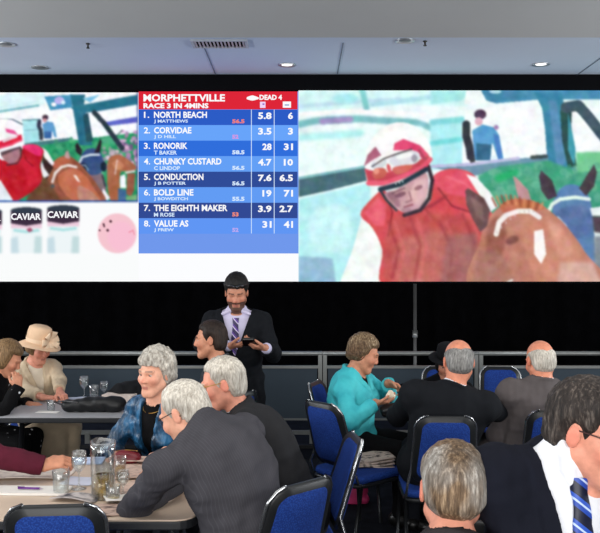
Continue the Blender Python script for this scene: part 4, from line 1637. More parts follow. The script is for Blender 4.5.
def back_outline(k, n=10):
    """rounded, slightly tapering chair back; (x, t) with t up the back"""
    out = []
    hw0, hw1, t0, t1 = .185 - k, .165 - k, .0 + k, .43 - k
    r = .075 - k * .6
    for cx, ct, a0 in ((hw0 - r, t0 + r, -90), (hw1 - r, t1 - r, 0), (-hw1 + r, t1 - r, 90), (-hw0 + r, t0 + r, 180)):
        for i in range(n + 1):
            a = math.radians(a0 + 90 * i / n)
            out.append((cx + r * math.cos(a), ct + r * math.sin(a)))
    return out


REC = math.radians(17)


def back_pt(x, t, off):
    """back surface: reclined, gently wrapped round the sitter; off > 0 towards the front"""
    wrap = .9 * x * x + .05 * (t - .2) ** 2
    y = -.215 - math.sin(REC) * t + wrap + off * math.cos(REC)
    z = .50 + math.cos(REC) * t + off * math.sin(REC)
    return (x, y, z)


def slab(mb, outline, o0, o1, bev):
    rings = []
    cx, ct = 0, sum(p[1] for p in outline) / len(outline)
    sc = lambda k: [(cx + (p[0] - cx) * k, ct + (p[1] - ct) * k) for p in outline]
    R = [(sc(.0), o0), (sc(.5), o0), (sc(1 - bev * 2), o0), (sc(1), o0 * .6 + o1 * .4), (sc(1), o0 * .4 + o1 * .6), (sc(1 - bev * 2), o1), (sc(.5), o1), (sc(.0), o1)]
    P = [[back_pt(x, t, o) for x, t in r + [r[0]]] for r, o in R]
    mb.grid(P, flip=False)
    return mb


def make_chair():
    e = empty('conference_chair')
    mb = MB()
    mb.prism([(p[0], p[1]) for p in rrect(-.22, -.21, .22, .23, .07)], .412, .457, bev=.018)
    mb.build('seat', m_blue, e)
    MB().prism(rrect(-.225, -.215, .225, .235, .07), .388, .4115, bev=.008).build('seat_pan', m_rim, e)
    slab(MB(), back_outline(0), -.014, .014, .012).build('backrest', m_rim, e)
    slab(MB(), back_outline(.030), .006, .021, .03).build('front_pad', m_blue, e)
    slab(MB(), back_outline(.030), -.0165, -.004, .02).build('rear_pad', m_blue, e)
    for s in (-1, 1):
        MB().tube([(s * .21, .19, .405), (s * .215, .215, .2), (s * .22, .235, 0)], .011, 8).build('leg', m_tube, e)
        MB().tube([(s * .21, -.17, .405), (s * .215, -.215, .2), (s * .22, -.26, 0)], .011, 8).build('leg', m_tube, e)
        pts = [(s * .215, .10, .398), (s * .215, -.14, .398), (s * .212, -.20, .42), (s * .205, -.228, .50)]
        for t in (.08, .20, .30, .36):
            x = .185 - .02 * t / .43 + .002
            q = back_pt(s * x, t, .0)
            pts.append(q)
        for a in (20, 50, 80):
            cx, ct, r = .165 - .075, .43 - .075, .078
            pts.append(back_pt(s * (cx + r * math.cos(math.radians(a))), ct + r * math.sin(math.radians(a)), -.002))
        MB().tube(pts, .0085, 8).build('back_post', m_chrome, e)
    MB().tube([(-.21, -.17, .395), (.21, -.17, .395)], .009, 8).build('cross_bar', m_tube, e)
    return e


chair0 = make_chair()
used = []


def chair(x, y, yaw, label, z=0.0):
    """yaw = direction the chair faces"""
    e = chair0 if not used else copy_tree(chair0)
    used.append(1)
    e.location = (x, y, z)
    e.rotation_euler = (0, 0, math.radians(yaw - 90))
    return tag(e, label, 'chair', 'blue padded conference chairs')


chair(-.875, 2.90, 95, 'blue chair in the bottom left corner pushed up to the newspaper table')
chair(-.205, 3.10, 134, 'blue chair behind the leaning man in pinstripe suit')
chair(-.045, 3.63, 188, 'blue chair seen edge-on with shiny tube, next to the pinstripe man')
chair(.375, 4.87, 40, 'blue chair with a newspaper on its seat')
chair(.41, 5.43, -20, 'blue chair the woman in turquoise sits on')
chair(.83, 4.52, 88, 'blue chair of the bald man in black suit')
chair(1.53, 4.68, 84, 'blue chair of the bald man in grey suit')
chair(1.69, 6.12, -94, 'empty blue chair facing the camera near the barrier, between the two bald men')
chair(.66, 2.72, 80, 'blue chair almost hidden between the two nearest men')
chair(-2.40, 5.48, 0, 'chair under the woman in black at far left')
chair(-2.16, 6.25, -60, 'chair under the hatted woman')
chair(-.64, 5.26, 140, 'chair under the young dark-haired man')
chair(-.74, 4.42, -120, 'chair under the grey-haired lady in blue satin')
chair(1.17, 6.13, -100, 'chair hidden behind the bald man in black suit, under the person in dark hat')
chair(.42, 1.60, 90, 'chair under the nearest grey-haired man')
chair(.90, 1.98, -30, 'chair under the man in striped blue tie')
chair(-1.90, 3.56, 0, 'chair under the person with the maroon sleeve')

# ------------------------------------------------------------------ things on the tables
m_glass = glass('clear_glass')
m_jug = glass('jug_glass', (.93, .96, .97, 1))
m_water = glass('water', (.95, .98, .98, 1)); 
m_juice = glass('pale_wine', rgb(236, 214, 130))
m_paper = plain('white_paper', rgb(232, 228, 222), .8, spec=.1, var=.03)


def newsprint(name, c, ink, sx=26.0, sy=60.0, amt=.5):
    m, nt, bs = new_mat(name)
    f = noise(nt, 1.0, 4.0, (sx, sy, 1))
    g = noise(nt, 9.0, 2.0)
    k = ramp(nt, f, [(.45, c), (.62, tuple(a * (1 - amt) + b * amt for a, b in zip(c, ink)))])
    nt.links.new(mixc(nt, ramp(nt, g, [(.55, (0, 0, 0, 1)), (.6, (1, 1, 1, 1))]), k, c), bs.inputs['Base Color'])
    bs.inputs['Roughness'].default_value = .85
    bs.inputs['Specular IOR Level'].default_value = .1
    return m


m_news = newsprint('newsprint', rgb(214, 188, 174), rgb(120, 100, 96))
m_news2 = newsprint('newsprint_dark', rgb(196, 170, 156), rgb(60, 52, 56), 18, 26, .8)


def sheet(name, label, x, y, w, l, rz, mat, z=TZ, th=.003, cat='newspaper', curl=.01, seed=0, group=None):
    """a slightly wavy sheet lying at pixel (x, y)"""
    p = on(x, y, z)
    r = np.random.default_rng(seed + int(x * 7 + y))
    a, b, c = r.uniform(0, 6, 3)
    n, m = 15, 11
    top = [[((i / (n - 1) - .5) * w, (j / (m - 1) - .5) * l, th + curl * (.5 + .25 * math.sin(6 * i / n + a) + .25 * math.sin(5 * j / m + b + i * .1))) for j in range(m)] for i in range(n)]
    bot = [[(q[0], q[1], q[2] - th) for q in row] for row in top]
    mb = MB()
    mb.grid(top, flip=True)
    mb.grid(bot)
    rim = [top[i][0] for i in range(n)] + [top[-1][j] for j in range(m)] + [top[i][-1] for i in range(n - 1, -1, -1)] + [top[0][j] for j in range(m - 1, -1, -1)]
    rb = [(q[0], q[1], q[2] - th) for q in rim]
    mb.grid([rim, rb])
    o = mb.build(name, mat)
    o.location = (p[0], p[1], z + .001)
    o.rotation_euler = (0, 0, math.radians(rz))
    return tag(o, label, cat, group)


def drinking_glass(name, label, x, y, h, r0, r1, drink=None, level=.5, z=TZ, group=None, dx=0, dy=0):
    p = on(x, y, z) + np.array([dx, dy, 0])
    e = empty(name, (p[0], p[1], z))
    tag(e, label, 'glass', group)
    t = .0022
    MB().lathe([(.0, .0005), (r0 - .004, .0005), (r0, .004), (r1, h), (r1 - t * .5, h + .001), (r1 - t, h), (r0 - t, .012), (.0, .010)], 28, cap=False).build('bowl', m_glass, e)
    if drink:
        k = r0 + (r1 - r0) * level
        MB().lathe([(.0, .0125), (r0 - t - .001, .0130), (k - t - .001, h * level), (.0, h * level)], 24, cap=False).build('drink', drink, e)
    return e


def wine_glass(label, x, y, h, rb, z=TZ, drink=None, group=None):
    p = on(x, y, z)
    e = empty('wine_glass', (p[0], p[1], z))
    tag(e, label, 'glass', group)
    s = h * .47
    MB().lathe([(.0, .0005), (rb * .92, .0005), (rb * .92, .002), (.012, .006), (.0045, .02), (.004, s - .01), (.010, s)], 24, cap=False).build('stem', m_glass, e)
    MB().lathe([(.0, s), (.012, s + .001), (rb * .8, s + h * .13), (rb, s + h * .27), (rb * .86, h), (rb * .86 - .0015, h), (rb - .002, s + h * .27), (rb * .8 - .002, s + h * .135), (.0, s + .004)], 28, cap=False).build('bowl', m_glass, e)
    if drink:
        MB().lathe([(.0, s + .005), (rb * .78 - .003, s + h * .136), (rb * .93 - .003, s + h * .20), (.0, s + h * .20)], 20, cap=False).build('drink', drink, e)
    return e


# jug with a pinched spout and a handle
p = on(103, 498, TZ)
e = empty('water_jug', (p[0], p[1], TZ))
tag(e, 'tall clear glass water jug with pouring lip in the middle of the newspapers', 'jug')
prof = [(.046, .001), (.050, .006), (.051, .05), (.052, .12), (.054, .20), (.056, .248)]
n = 36


def jug_ring(r, z, lip):
    return [(r * math.cos(a) * (1 + lip * max(0, math.cos(a)) ** 8), r * math.sin(a), z + .02 * lip * max(0, math.cos(a)) ** 8) for a in [2 * math.pi * k / n for k in range(n + 1)]]


P = [jug_ring(1e-4, .001, 0)] + [jug_ring(r, z, max(0, (z - .19) / .06) * .25) for r, z in prof] + [jug_ring(r - .004, z, max(0, (z - .19) / .06) * .25) for r, z in prof[::-1][:-1]] + [jug_ring(.044, .010, 0), jug_ring(1e-4, .009, 0)]
MB().grid(P, flip=True).build('body', m_jug, e)
MB().tube([(-.054, 0, .215), (-.085, 0, .205), (-.098, 0, .16), (-.09, 0, .10), (-.052, 0, .07)], .0075, 10).build('handle', m_jug, e)
MB().lathe([(.0, .0105), (.0445, .0108), (.0465, .05), (.047, .10), (.0, .10)], 32, cap=False).build('water', m_juice, e)
e.rotation_euler = (0, 0, math.radians(125))

drinking_glass('tumbler', 'squat clear tumbler between the pen and the wine glass', 61, 494, .105, .032, .039)
wine_glass('stemmed wine glass left of the water jug', 79, 489, .172, .036, drink=None)
drinking_glass('tumbler', 'tumbler of pale drink just behind the water jug', 119, 478, .100, .030, .036, m_juice, .55)
wine_glass('small stemmed glass on the napkin right of the jug', 123, 497, .115, .030)
drinking_glass('tumbler', 'near-empty tumbler tucked beside the jug base', 113, 503, .075, .028, .032, m_juice, .4, dx=.0)

sheet('newspaper', 'open newspaper on the beige table in front of the blue satin lady', 147, 470, .30, .36, 8, m_news, seed=1)
sheet('newspaper', 'newspaper nearest the pinstripe man elbow', 150, 492, .30, .26, -14, m_news, z=TZ + .006, seed=2)
sheet('newspaper', 'newspaper with dark photograph at the table edge, right of the front chair', 122, 510, .24, .16, 16, m_news2, seed=3)
sheet('newspaper', 'folded newspaper by the lady hand at the far table edge', 146, 460, .24, .12, 4, m_news, z=TZ + .016, seed=4)
sheet('napkin', 'crumpled white napkin under the small stemmed glass', 120, 499, .13, .10, 22, m_paper, z=TZ + .013, th=.002, curl=.012, seed=5, cat='napkin')
sheet('notepad', 'pale blue notepad behind the wine glass', 84, 462, .20, .14, 6, plain('pale_blue_paper', rgb(190, 204, 232), .8, spec=.1), th=.006, curl=.002, cat='notepad')
sheet('leaflet', 'white leaflet under the wine glass', 80, 482, .15, .13, -8, plain('bluish_paper', rgb(206, 210, 226), .8, spec=.1), cat='leaflet', curl=.004)
sheet('leaflet', 'crumpled dark printed leaflet in front of the tumbler', 76, 500, .20, .09, -12, newsprint('grey_print', rgb(190, 182, 180), rgb(50, 50, 60), 16, 22, .9), cat='leaflet', curl=.02)
b = sheet('programme', 'white race programme with green strip under the purple pen', 22, 492, .42, .12, -2, m_paper, th=.010, curl=.002, cat='booklet')
MB().box((-.205, -.058, .0135), (-.15, .058, .0165)).build('cover_strip', plain('green_print', rgb(70, 160, 110), .7), b)
sheet('newspaper', 'spread newspaper on the left of the beige table near the maroon sleeve', 30, 474, .42, .22, 3, newsprint('pale_news', rgb(226, 214, 204), rgb(150, 140, 140), 20, 40, .4), seed=9)
pe = empty('pen', (0, 0, 0))
q = on(29, 488.5, TZ + .018)
pe.location = (q[0], q[1], TZ + .0195)
pe.rotation_euler = (0, 0, math.radians(-4))
tag(pe, 'purple pen lying on the white race programme', 'pen')
MB().tube([(-.05, 0, 0), (.05, 0, 0)], .0048, 10).build('barrel', plain('purple_plastic', rgb(98, 40, 130), .35), pe)
MB().tube([(.05, 0, 0), (.066, 0, -.001)], [.0044, .001], 10).build('tip', plain('pen_tip', rgb(190, 180, 190), .3, .6), pe)
MB().tube([(-.052, 0, .006), (-.02, 0, .0065)], .0014, 6).build('clip', plain('pen_clip', rgb(60, 30, 90), .3), pe)

# maroon purse
q = on(127, 464, TZ)
S = SDF()
A0 = np.eye(3)
S.ell((0, 0, .034), A0, (.060, .036, .033), .02); S.ell((.03, 0, .030), A0, (.04, .034, .029), .02); S.ell((-.03, .0, .032), A0, (.038, .033, .03), .02)
S.fn(displace(4, .05, .005))
S.fn(lambda F, X, Y, Z: np.maximum(F, .001 - Z))
o, _ = S.mesh('purse', .004, plain('maroon_leather', rgb(112, 20, 34), .35, spec=.5, bmp=.2))
o.location = (q[0], q[1], TZ + .001)
tag(o, 'soft maroon purse beside the jug in front of the blue satin lady', 'purse')
MB().tube([(-.055, 0, .066), (0, 0, .071), (.055, 0, .066)], .003, 8).build('clasp_bar', plain('brass', rgb(150, 110, 60), .3, .9), o)

# far-left table
S = SDF()
S.cap((-.18, 0, .045), (.14, .02, .05), .045, .05, .03); S.cap((-.05, 0, .07), (.12, 0, .075), .035, .03, .03); S.ell((.16, .02, .05), A0, (.07, .06, .05), .03)
S.fn(displace(9, .09, .008))
S.fn(lambda F, X, Y, Z: np.maximum(F, .001 - Z))
q = on(92, 413, TZ)
o, _ = S.mesh('handbag', .007, plain('black_leather', rgb(14, 15, 18), .45, spec=.45))
o.location = (q[0], q[1] + .03, TZ + .001)
tag(o, 'slouched black handbag lying on the far left grey table', 'bag')
MB().tube([(-.20, -.02, .05), (-.26, -.03, .075), (-.20, -.04, .085), (-.10, -.04, .075)], .006, 8).build('strap', plain('strap_leather', rgb(60, 60, 62), .35), o)
wine_glass('stemmed glass on the far left table, left of the glass cluster', 84, 399, .180, .035, z=TZ)
wine_glass('stemmed glass in the far table cluster, next to the white paper', 104, 400, .145, .033)
drinking_glass('tumbler', 'tumbler between the two stemmed glasses on the far left table', 94, 401, .12, .030, .036, None)
drinking_glass('tumbler', 'small tumbler by the hatted woman wrist', 51, 411, .075, .026, .031)
sheet('leaflet', 'white sheet under the hatted woman hands', 68, 400, .26, .14, 8, plain('cool_paper', rgb(200, 206, 224), .8, spec=.1), cat='leaflet')
sheet('leaflet', 'white sheet near the small tumbler on the far table', 48, 412.5, .16, .06, -6, m_paper, cat='leaflet', curl=.003)
S = SDF()
S.ell((0, 0, .075), A0, (.20, .11, .085), .03); S.ell((.14, 0, .055), A0, (.14, .10, .06), .03); S.ell((-.12, 0, .05), A0, (.13, .1, .055), .03)
S.fn(displace(19, .1, .012))
S.fn(lambda F, X, Y, Z: np.maximum(F, .001 - Z))
q = on(122, 397, TZ)
o, _ = S.mesh('coat', .008, fabric('black_cloth', rgb(16, 17, 20), .3, .9))
o.location = (q[0] + .14, 5.74, TZ + .001)
o.scale = (.82, 1, 1)
tag(o, 'folded black coat heaped on the far table behind the blue satin lady', 'coat')
b = sheet('newspaper', 'thick wad of folded white paper in front of the black coat on the far table', 121, 404, .24, .15, -10, plain('cream_paper', rgb(222, 206, 196), .8, spec=.1), z=TZ, th=.072, curl=.008)
b.location.z = TZ + .001

# right table
sheet('leaflet', 'white paper on the right table between the two bald men', 504, 402, .22, .20, 5, m_paper, cat='leaflet')
# floor and seat things
S = SDF()
for zz in (.03, .09, .15): S.ell((0, 0, zz), A0, (.105, .055, .06), .02)
S.ell((.085, 0, .03), A0, (.03, .05, .03), .02); S.ell((-.085, 0, .03), A0, (.03, .05, .03), .02)
S.fn(displace(29, .06, .004))
S.fn(lambda F, X, Y, Z: np.maximum(np.maximum(F, .001 - Z), Z - .185))
o, _ = S.mesh('tote_bag', .006, plain('pink_bag', rgb(222, 62, 122), .5, spec=.4))
o.location = ((354 - 300) * 5.6 / FPX, 5.6, .0)
tag(o, 'bright pink bag on the floor under the chairs by the woman in turquoise', 'bag')
MB().tube([(-.05, -.02, .18), (-.045, -.02, .235), (0, -.02, .25), (.045, -.02, .235), (.05, -.02, .18)], .005, 8).build('handle', plain('pink_handle', rgb(170, 40, 90), .5), o)
nw = MB()
for k in range(4):
    z0 = .002 + k * .011
    top = [[((i / 8 - .5) * .30 + .004 * k, (j / 5 - .5) * .22 + .006 * k, z0 + .006 * math.sin(i * .7 + k) + .012 * (i / 8) ** 2 * (k - 1) * .5 + .006) for j in range(6)] for i in range(9)]
    bot = [[(a, b_, c - .008) for a, b_, c in r] for r in top]
    nw.grid(top, flip=True); nw.grid(bot)
    rim = [top[i][0] for i in range(9)] + [top[-1][j] for j in range(6)] + [top[i][-1] for i in range(8, -1, -1)] + [top[0][j] for j in range(5, -1, -1)]
    nw.grid([rim, [(a, b_, c - .008) for a, b_, c in rim]])
o = nw.build('newspaper', newsprint('seat_news', rgb(206, 190, 178), rgb(40, 40, 46), 22, 30, .9))
o.location = (.445, 4.93, .462)
o.rotation_euler = (0, 0, math.radians(10))
tag(o, 'rolled pile of newspaper on the seat of a blue chair', 'newspaper')


# ------------------------------------------------------------------ people
def suit(name, c, **k):
    return fabric(name, c, .12, .9, 260, spec=.12, fold=.55, **k)


m_sblack = suit('black_suiting', rgb(24, 26, 30))
m_sgrey = suit('grey_suiting', rgb(92, 86, 86))
m_schar = suit('charcoal_suiting', rgb(44, 44, 46))
m_sdark = suit('dark_grey_suiting', rgb(54, 56, 62))
m_snavy = suit('midnight_suiting', rgb(24, 26, 36))
m_sbrown = suit('brown_black_suiting', rgb(50, 46, 48))
m_shirt = fabric('white_shirting', rgb(236, 238, 244), .03, .8, 300)
m_lilac = fabric('lilac_shirting', rgb(206, 200, 226), .03, .8, 300)
m_blackcloth = fabric('black_knit', rgb(12, 12, 14), .3, .9, 200, spec=.15)
m_trous = fabric('dark_trouser', rgb(26, 28, 34), .2, .9, 200, spec=.12)
m_shoe = plain('shoe_leather', rgb(16, 15, 15), .35)
m_gold = plain('gold_metal', rgb(190, 150, 80), .3, .9)
m_gframe = plain('dark_frames', rgb(50, 36, 34), .35, .4)


def pinstripe():
    m, nt, bs = new_mat('pinstripe_suiting')
    a = N(nt, 'ShaderNodeAttribute'); a.attribute_name = 'across'
    mu = N(nt, 'ShaderNodeMath', operation='MULTIPLY'); mu.inputs[1].default_value = 2 * math.pi / .010
    nt.links.new(a.outputs['Fac'], mu.inputs[0])
    si = N(nt, 'ShaderNodeMath', operation='SINE'); nt.links.new(mu.outputs[0], si.inputs[0])
    c = ramp(nt, si.outputs[0], [(.0, rgb(66, 65, 70)), (.70, rgb(66, 65, 70)), (1.0, rgb(75, 74, 79))])
    g = ramp(nt, noise(nt, 8), [(.3, (.85, .85, .85, 1)), (.7, (1.1, 1.1, 1.1, 1))])
    nt.links.new(mixc(nt, 1.0, c, g, 'MULTIPLY'), bs.inputs['Base Color'])
    bs.inputs['Roughness'].default_value = .9
    bs.inputs['Specular IOR Level'].default_value = .12
    bump(nt, bs, noise(nt, 240, 2), .25, .003)
    folds(nt, bs, .6)
    return m


def stripes(name, stops, axis, freq, rough=.45):
    m, nt, bs = new_mat(name)
    tc = N(nt, 'ShaderNodeTexCoord')
    d = N(nt, 'ShaderNodeVectorMath', operation='DOT_PRODUCT')
    d.inputs[1].default_value = axis
    nt.links.new(tc.outputs['Object'], d.inputs[0])
    mu = N(nt, 'ShaderNodeMath', operation='MULTIPLY'); mu.inputs[1].default_value = freq
    nt.links.new(d.outputs['Value'], mu.inputs[0])
    fr = N(nt, 'ShaderNodeMath', operation='FRACT'); nt.links.new(mu.outputs[0], fr.inputs[0])
    r = N(nt, 'ShaderNodeValToRGB'); r.color_ramp.interpolation = 'CONSTANT'
    nt.links.new(fr.outputs[0], r.inputs[0])
    e = r.color_ramp.elements
    while len(e) < len(stops): e.new(.5)
    for el, (p_, c) in zip(e, stops): el.position = p_; el.color = c
    nt.links.new(r.outputs[0], bs.inputs['Base Color'])
    bs.inputs['Roughness'].default_value = rough
    return m


h_white = hair_mat('white_hair', rgb(150, 140, 126), rgb(238, 232, 220))
h_silver = hair_mat('silver_curls', rgb(120, 112, 100), rgb(236, 230, 218), stretch=(1, 1, .5), scale=70)
h_greybrown = hair_mat('grey_brown_hair', rgb(64, 50, 38), rgb(176, 150, 120), rgb(110, 88, 66), alt=(rgb(104, 96, 88), rgb(160, 154, 146), rgb(226, 224, 218)))
h_dark = hair_mat('dark_hair', rgb(18, 13, 11), rgb(62, 46, 38))
h_saltdark = hair_mat('dark_greying_hair', rgb(26, 22, 20), rgb(112, 102, 94), rgb(52, 44, 40))
h_grey = hair_mat('grey_hair', rgb(84, 82, 80), rgb(170, 168, 164))
h_bob = hair_mat('blonde_brown_hair', rgb(74, 52, 34), rgb(170, 136, 94))
h_short = hair_mat('highlighted_hair', rgb(66, 48, 34), rgb(196, 176, 144), rgb(120, 98, 72), stretch=(1, .5, .4), alt=(rgb(56, 40, 28), rgb(98, 74, 52), rgb(140, 112, 82)))
h_black = hair_mat('black_hair', rgb(8, 7, 7), rgb(30, 26, 24))

SK = dict(pale=rgb(226, 172, 146), ruddy=rgb(222, 148, 118), tan=rgb(206, 146, 116), pink=rgb(228, 160, 136), shade=rgb(196, 138, 112))
up_nz = np.array([0, 0, 1.0])


def seatz(x, y, z=.555):
    return (x, y, z)


# --- grey-haired lady in blue satin, behind the newspaper table
m_satin, nt_, bs_ = new_mat('blue_satin')
f_ = noise(nt_, 16.0, 5.0, (1, 1, .5))
nt_.links.new(ramp(nt_, f_, [(.34, rgb(12, 36, 54)), (.52, rgb(24, 66, 98)), (.68, rgb(58, 122, 168))]), bs_.inputs['Base Color'])
bs_.inputs['Roughness'].default_value = .36
bump(nt_, bs_, noise(nt_, 34.0, 3.0, (1, 1, .45)), .7, .02)
hc = at(155, 374, 4.12)
fg = Figure(hc, (-.50, -.86, -.05), seatz(-.74, 4.36, .56), -122, .97, woman=True, nb=hc + np.array([.01, .045, -.165]),
            arms={'L': dict(w=at(166, 451, 3.93), hd=(-.75, -.5, -.15), n=(.3, -.1, -.9), curl=.5, pole=(.8, .2, -.7)),
                  'R': dict(w=at(118, 456, 3.98), hd=(-.2, -.9, -.1), n=(0, .1, -1), curl=.4, pole=(-.7, .4, -.7))})
lady = person(fg, 'grey curly-haired woman in blue satin jacket and black top facing the camera', SK['pale'], .0055,
              dict(mat=h_silver, style='curly', t=.026, front=.058, curl=.010, cwl=.045, taper=.05, facey=.036, nape=-.075, top=.02),
              [(shirt, dict(mat=m_blackcloth, collar=False, cr=.070, sleeve=.05, name='top')),
               (jacket, dict(mat=m_satin, vbot=-.42, vtop=.08, vw=.062, wr=.008, wl=.10, t=.020, skirt=.12, collar=True, czb=.02, lapel=.004, cr=.075)),
               (trousers, dict(mat=m_trous)), (shoes, dict(mat=m_shoe))], brow=rgb(130, 110, 96), seed=3)
MB().tube(collar_pts(fg, .062, -.028, .05, math.radians(-260), math.radians(80), fwd=.03), .0022, 6).build('necklace', m_gold, lady)
MB().lathe([(.0, -.004), (.004, 0), (.0, .004)], 10, M=Matrix.Translation(Vector(fg.H.p(-.082, -.006, -.042)))).build('earring', plain('pearl', rgb(236, 226, 214), .2), lady)

# --- man leaning over the newspapers, pinstripe suit, seen from behind
hc = at(184, 413, 3.10)
fg = Figure(hc, (-.80, .34, -.50), (-.17, 2.97, .55), 136, 1.04, bulk=1.06, nb=at(209, 430, 3.02), hunch=.05, hup=(-.3, .1, 1), twist=-6, sw=.188,
            arms={'L': dict(w=at(178, 482, 3.28), reach=(-.05, 0, -.02), hd=(-.3, 1, -.1), n=(0, 0, -1), pole=(-1.0, -.5, -.75)),
                  'R': dict(w=at(165, 470, 3.55), reach=(-.02, .02, -.01), hd=(-.8, .4, -.1), n=(0, 0, -1), pole=(.3, .9, -.6))})
person(fg, 'man in grey pinstripe suit leaning over the newspapers, seen from behind', SK['pale'], .005,
       dict(mat=h_white, t=.011, front=.088, nape=-.088, seed=2),
       [(shirt, dict(mat=m_shirt)), (jacket, dict(mat=pinstripe(), t=.020, wr=.008, wl=.13, czb=.026, stripes=True, skirt=.12, sleeve=.02, pad=.0)),
        (trousers, dict(mat=m_sgrey)), (shoes, dict(mat=m_shoe)), (spectacles, dict(mat=m_gframe))], brow=rgb(190, 180, 170))

# --- white-haired man with glasses behind him
hc = at(222, 384, 3.76)
fg = Figure(hc, (-.96, -.10, -.28), (-.03, 3.68, .55), 172, 1.03, bulk=1.04, nb=hc + np.array([.10, .01, -.150]), hunch=.05, twist=14,
            arms={'R': dict(w=at(185, 452, 3.85), hd=(-1, .1, -.1), n=(0, 0, -1), pole=(.2, .8, -.7)),
                  'L': dict(w=at(190, 460, 3.62), hd=(-1, .1, -.1), n=(0, 0, -1), pole=(.2, -.8, -.7))})
person(fg, 'white-haired man with glasses in black suit, behind the pinstripe man', SK['pink'], .0055,
       dict(mat=h_white, t=.014, front=.080, nape=-.085, seed=5, top=.004),
       [(shirt, dict(mat=m_shirt)), (jacket, dict(mat=m_schar, t=.018, wr=.005, wl=.14)), (trousers, dict(mat=m_trous)), (shoes, dict(mat=m_shoe)), (spectacles, dict(mat=m_gold))],
       brow=rgb(200, 190, 176), flush=.4)

# --- young dark-haired man, profile
hc = at(210, 340, 5.20)
fg = Figure(hc, (-.99, .0, -.06), (-.60, 5.24, .56), 150, 1.0, nb=hc + np.array([.065, .0, -.165]), twist=20, hunch=.02,
            arms={'R': dict(w=at(170, 402, 5.35), pole=(.3, .8, -.6)), 'L': dict(w=at(176, 404, 5.1), pole=(.3, -.8, -.6))})
person(fg, 'dark-haired man in dark grey suit, head in profile before the barrier', SK['tan'], .006,
       dict(mat=h_dark, t=.013, front=.076, nape=-.08, seed=7, top=.01),
       [(shirt, dict(mat=m_shirt)), (jacket, dict(mat=m_sdark, t=.018)), (trousers, dict(mat=m_trous)), (shoes, dict(mat=m_shoe))], brow=rgb(40, 28, 22))

# --- standing man with phone
hc = at(236.5, 293, 5.80)
fg = Figure(hc, (.02, -.93, -.36), (at(237, 300, 5.9)[0], 5.86, .90), -90, 1.0, bulk=1.14, belly=.03, knees='stand', nb=hc + np.array([0, .05, -.155]), sw=.195, hscale=1.06, fat=1.1,
            arms={'R': dict(w=at(229, 346, 5.46), hd=(.85, -.25, .1), n=(.3, .2, .9), curl=.55, pole=(-1, .1, -.35)),
                  'L': dict(w=at(266, 348, 5.46), hd=(-.85, -.25, .1), n=(-.3, .2, .9), curl=.55, pole=(.35, .3, -.8))})
stander = person(fg, 'standing bearded man in black coat and striped purple tie looking at his phone', SK['shade'], .006,
                 dict(mat=h_black, t=.016, front=.062, nape=-.08, seed=8, top=.020),
                 [(shirt, dict(mat=m_lilac, spread=16, points=.085, cth=.010, cr=.066, z0=.024)),
                  (tie, dict(mat=stripes('purple_tie_silk', [(0, rgb(44, 26, 84)), (.45, rgb(220, 206, 236)), (.6, rgb(90, 50, 150)), (.9, rgb(30, 20, 50))], (.75, 0, .66), 24), length=.36, w=.040)),
                  (jacket, dict(mat=m_sblack, t=.024, vbot=-.26, vtop=.05, vw=.105, skirt=.5, wr=.006, name='coat', sleeve=.03)),
                  (trousers, dict(mat=m_trous)), (shoes, dict(mat=m_shoe))], eyes=False, brow=rgb(30, 22, 20), beard=rgb(48, 36, 32))
sg = MB()
Hh = fg.H
for q in (-1, 1):
    sg.tube([Hh.p(.008 * q, .096, .088), Hh.p(.030 * q, .094, .096), Hh.p(.052 * q, .078, .088)], .010, 8)
    sg.tube([Hh.p(.056 * q, .076, .090), Hh.p(.086 * q, .03, .078), Hh.p(.094 * q, -.02, .07)], .003, 6)
sg.tube([Hh.p(-.01, .098, .090), Hh.p(.01, .098, .090)], .003, 6)
o = sg.build('sunglasses', plain('shiny_lens', rgb(60, 62, 66), .12, .7))
tag(o, 'sunglasses pushed up on the standing man hair', 'sunglasses')
ph = empty('mobile_phone', at(248.5, 342, 5.40))
tag(ph, 'dark phone held by the standing man in both hands', 'phone')
MB().prism(rrect(-.046, -.058, .046, .058, .012), -.009, .009, bev=.003).build('case', plain('phone_black', rgb(12, 11, 13), .3), ph)
MB().prism(rrect(-.041, -.050, .041, .050, .003), .0092, .0100).build('display', plain('phone_glass', rgb(26, 10, 14), .2), ph)
ph.rotation_euler = (math.radians(150), 0, 0)

# --- woman in turquoise
m_turq, nt_, bs_ = new_mat('turquoise_cloth')
nt_.links.new(ramp(nt_, noise(nt_, 9, 4), [(.3, rgb(46, 176, 188)), (.7, rgb(76, 208, 214))]), bs_.inputs['Base Color'])
bs_.inputs['Roughness'].default_value = .75
bump(nt_, bs_, noise(nt_, 26, 3), .35, .012)
hc = at(364, 354, 5.28)
fg = Figure(hc, (.93, -.14, -.36), (.36, 5.34, .56), -24, 1.02, bulk=1.14, woman=True, nb=hc + np.array([-.075, .01, -.150]), hunch=.03, sw=.17, belly=.015, fat=1.12,
            arms={'R': dict(w=at(375, 403, 5.06), hd=(.95, -.05, .1), n=(0, .2, 1), curl=.5, pole=(-.5, -.7, -.6)),
                  'L': dict(w=at(388, 383, 5.36), hd=(.8, -.5, -.25), n=(-.2, -.6, -.7), curl=.6, pole=(.2, .8, -.5))})
turq = person(fg, 'woman in turquoise jacket sitting in profile, looking into her hands', SK['tan'], .0055,
              dict(mat=h_short, style='curly', t=.018, front=.070, curl=.004, cwl=.03, facey=.038, nape=-.062, top=.012),
              [(shirt, dict(mat=m_blackcloth, collar=False, cr=.066, sleeve=.1, name='top')),
               (jacket, dict(mat=m_turq, t=.022, vbot=-.03, vtop=.05, vw=.05, wr=.007, wl=.12, skirt=.16, lapel=.008, cr=.072)),
               (trousers, dict(mat=m_blackcloth)), (shoes, dict(mat=m_shoe))], eyes=False, brow=rgb(110, 84, 64))
S = SDF()
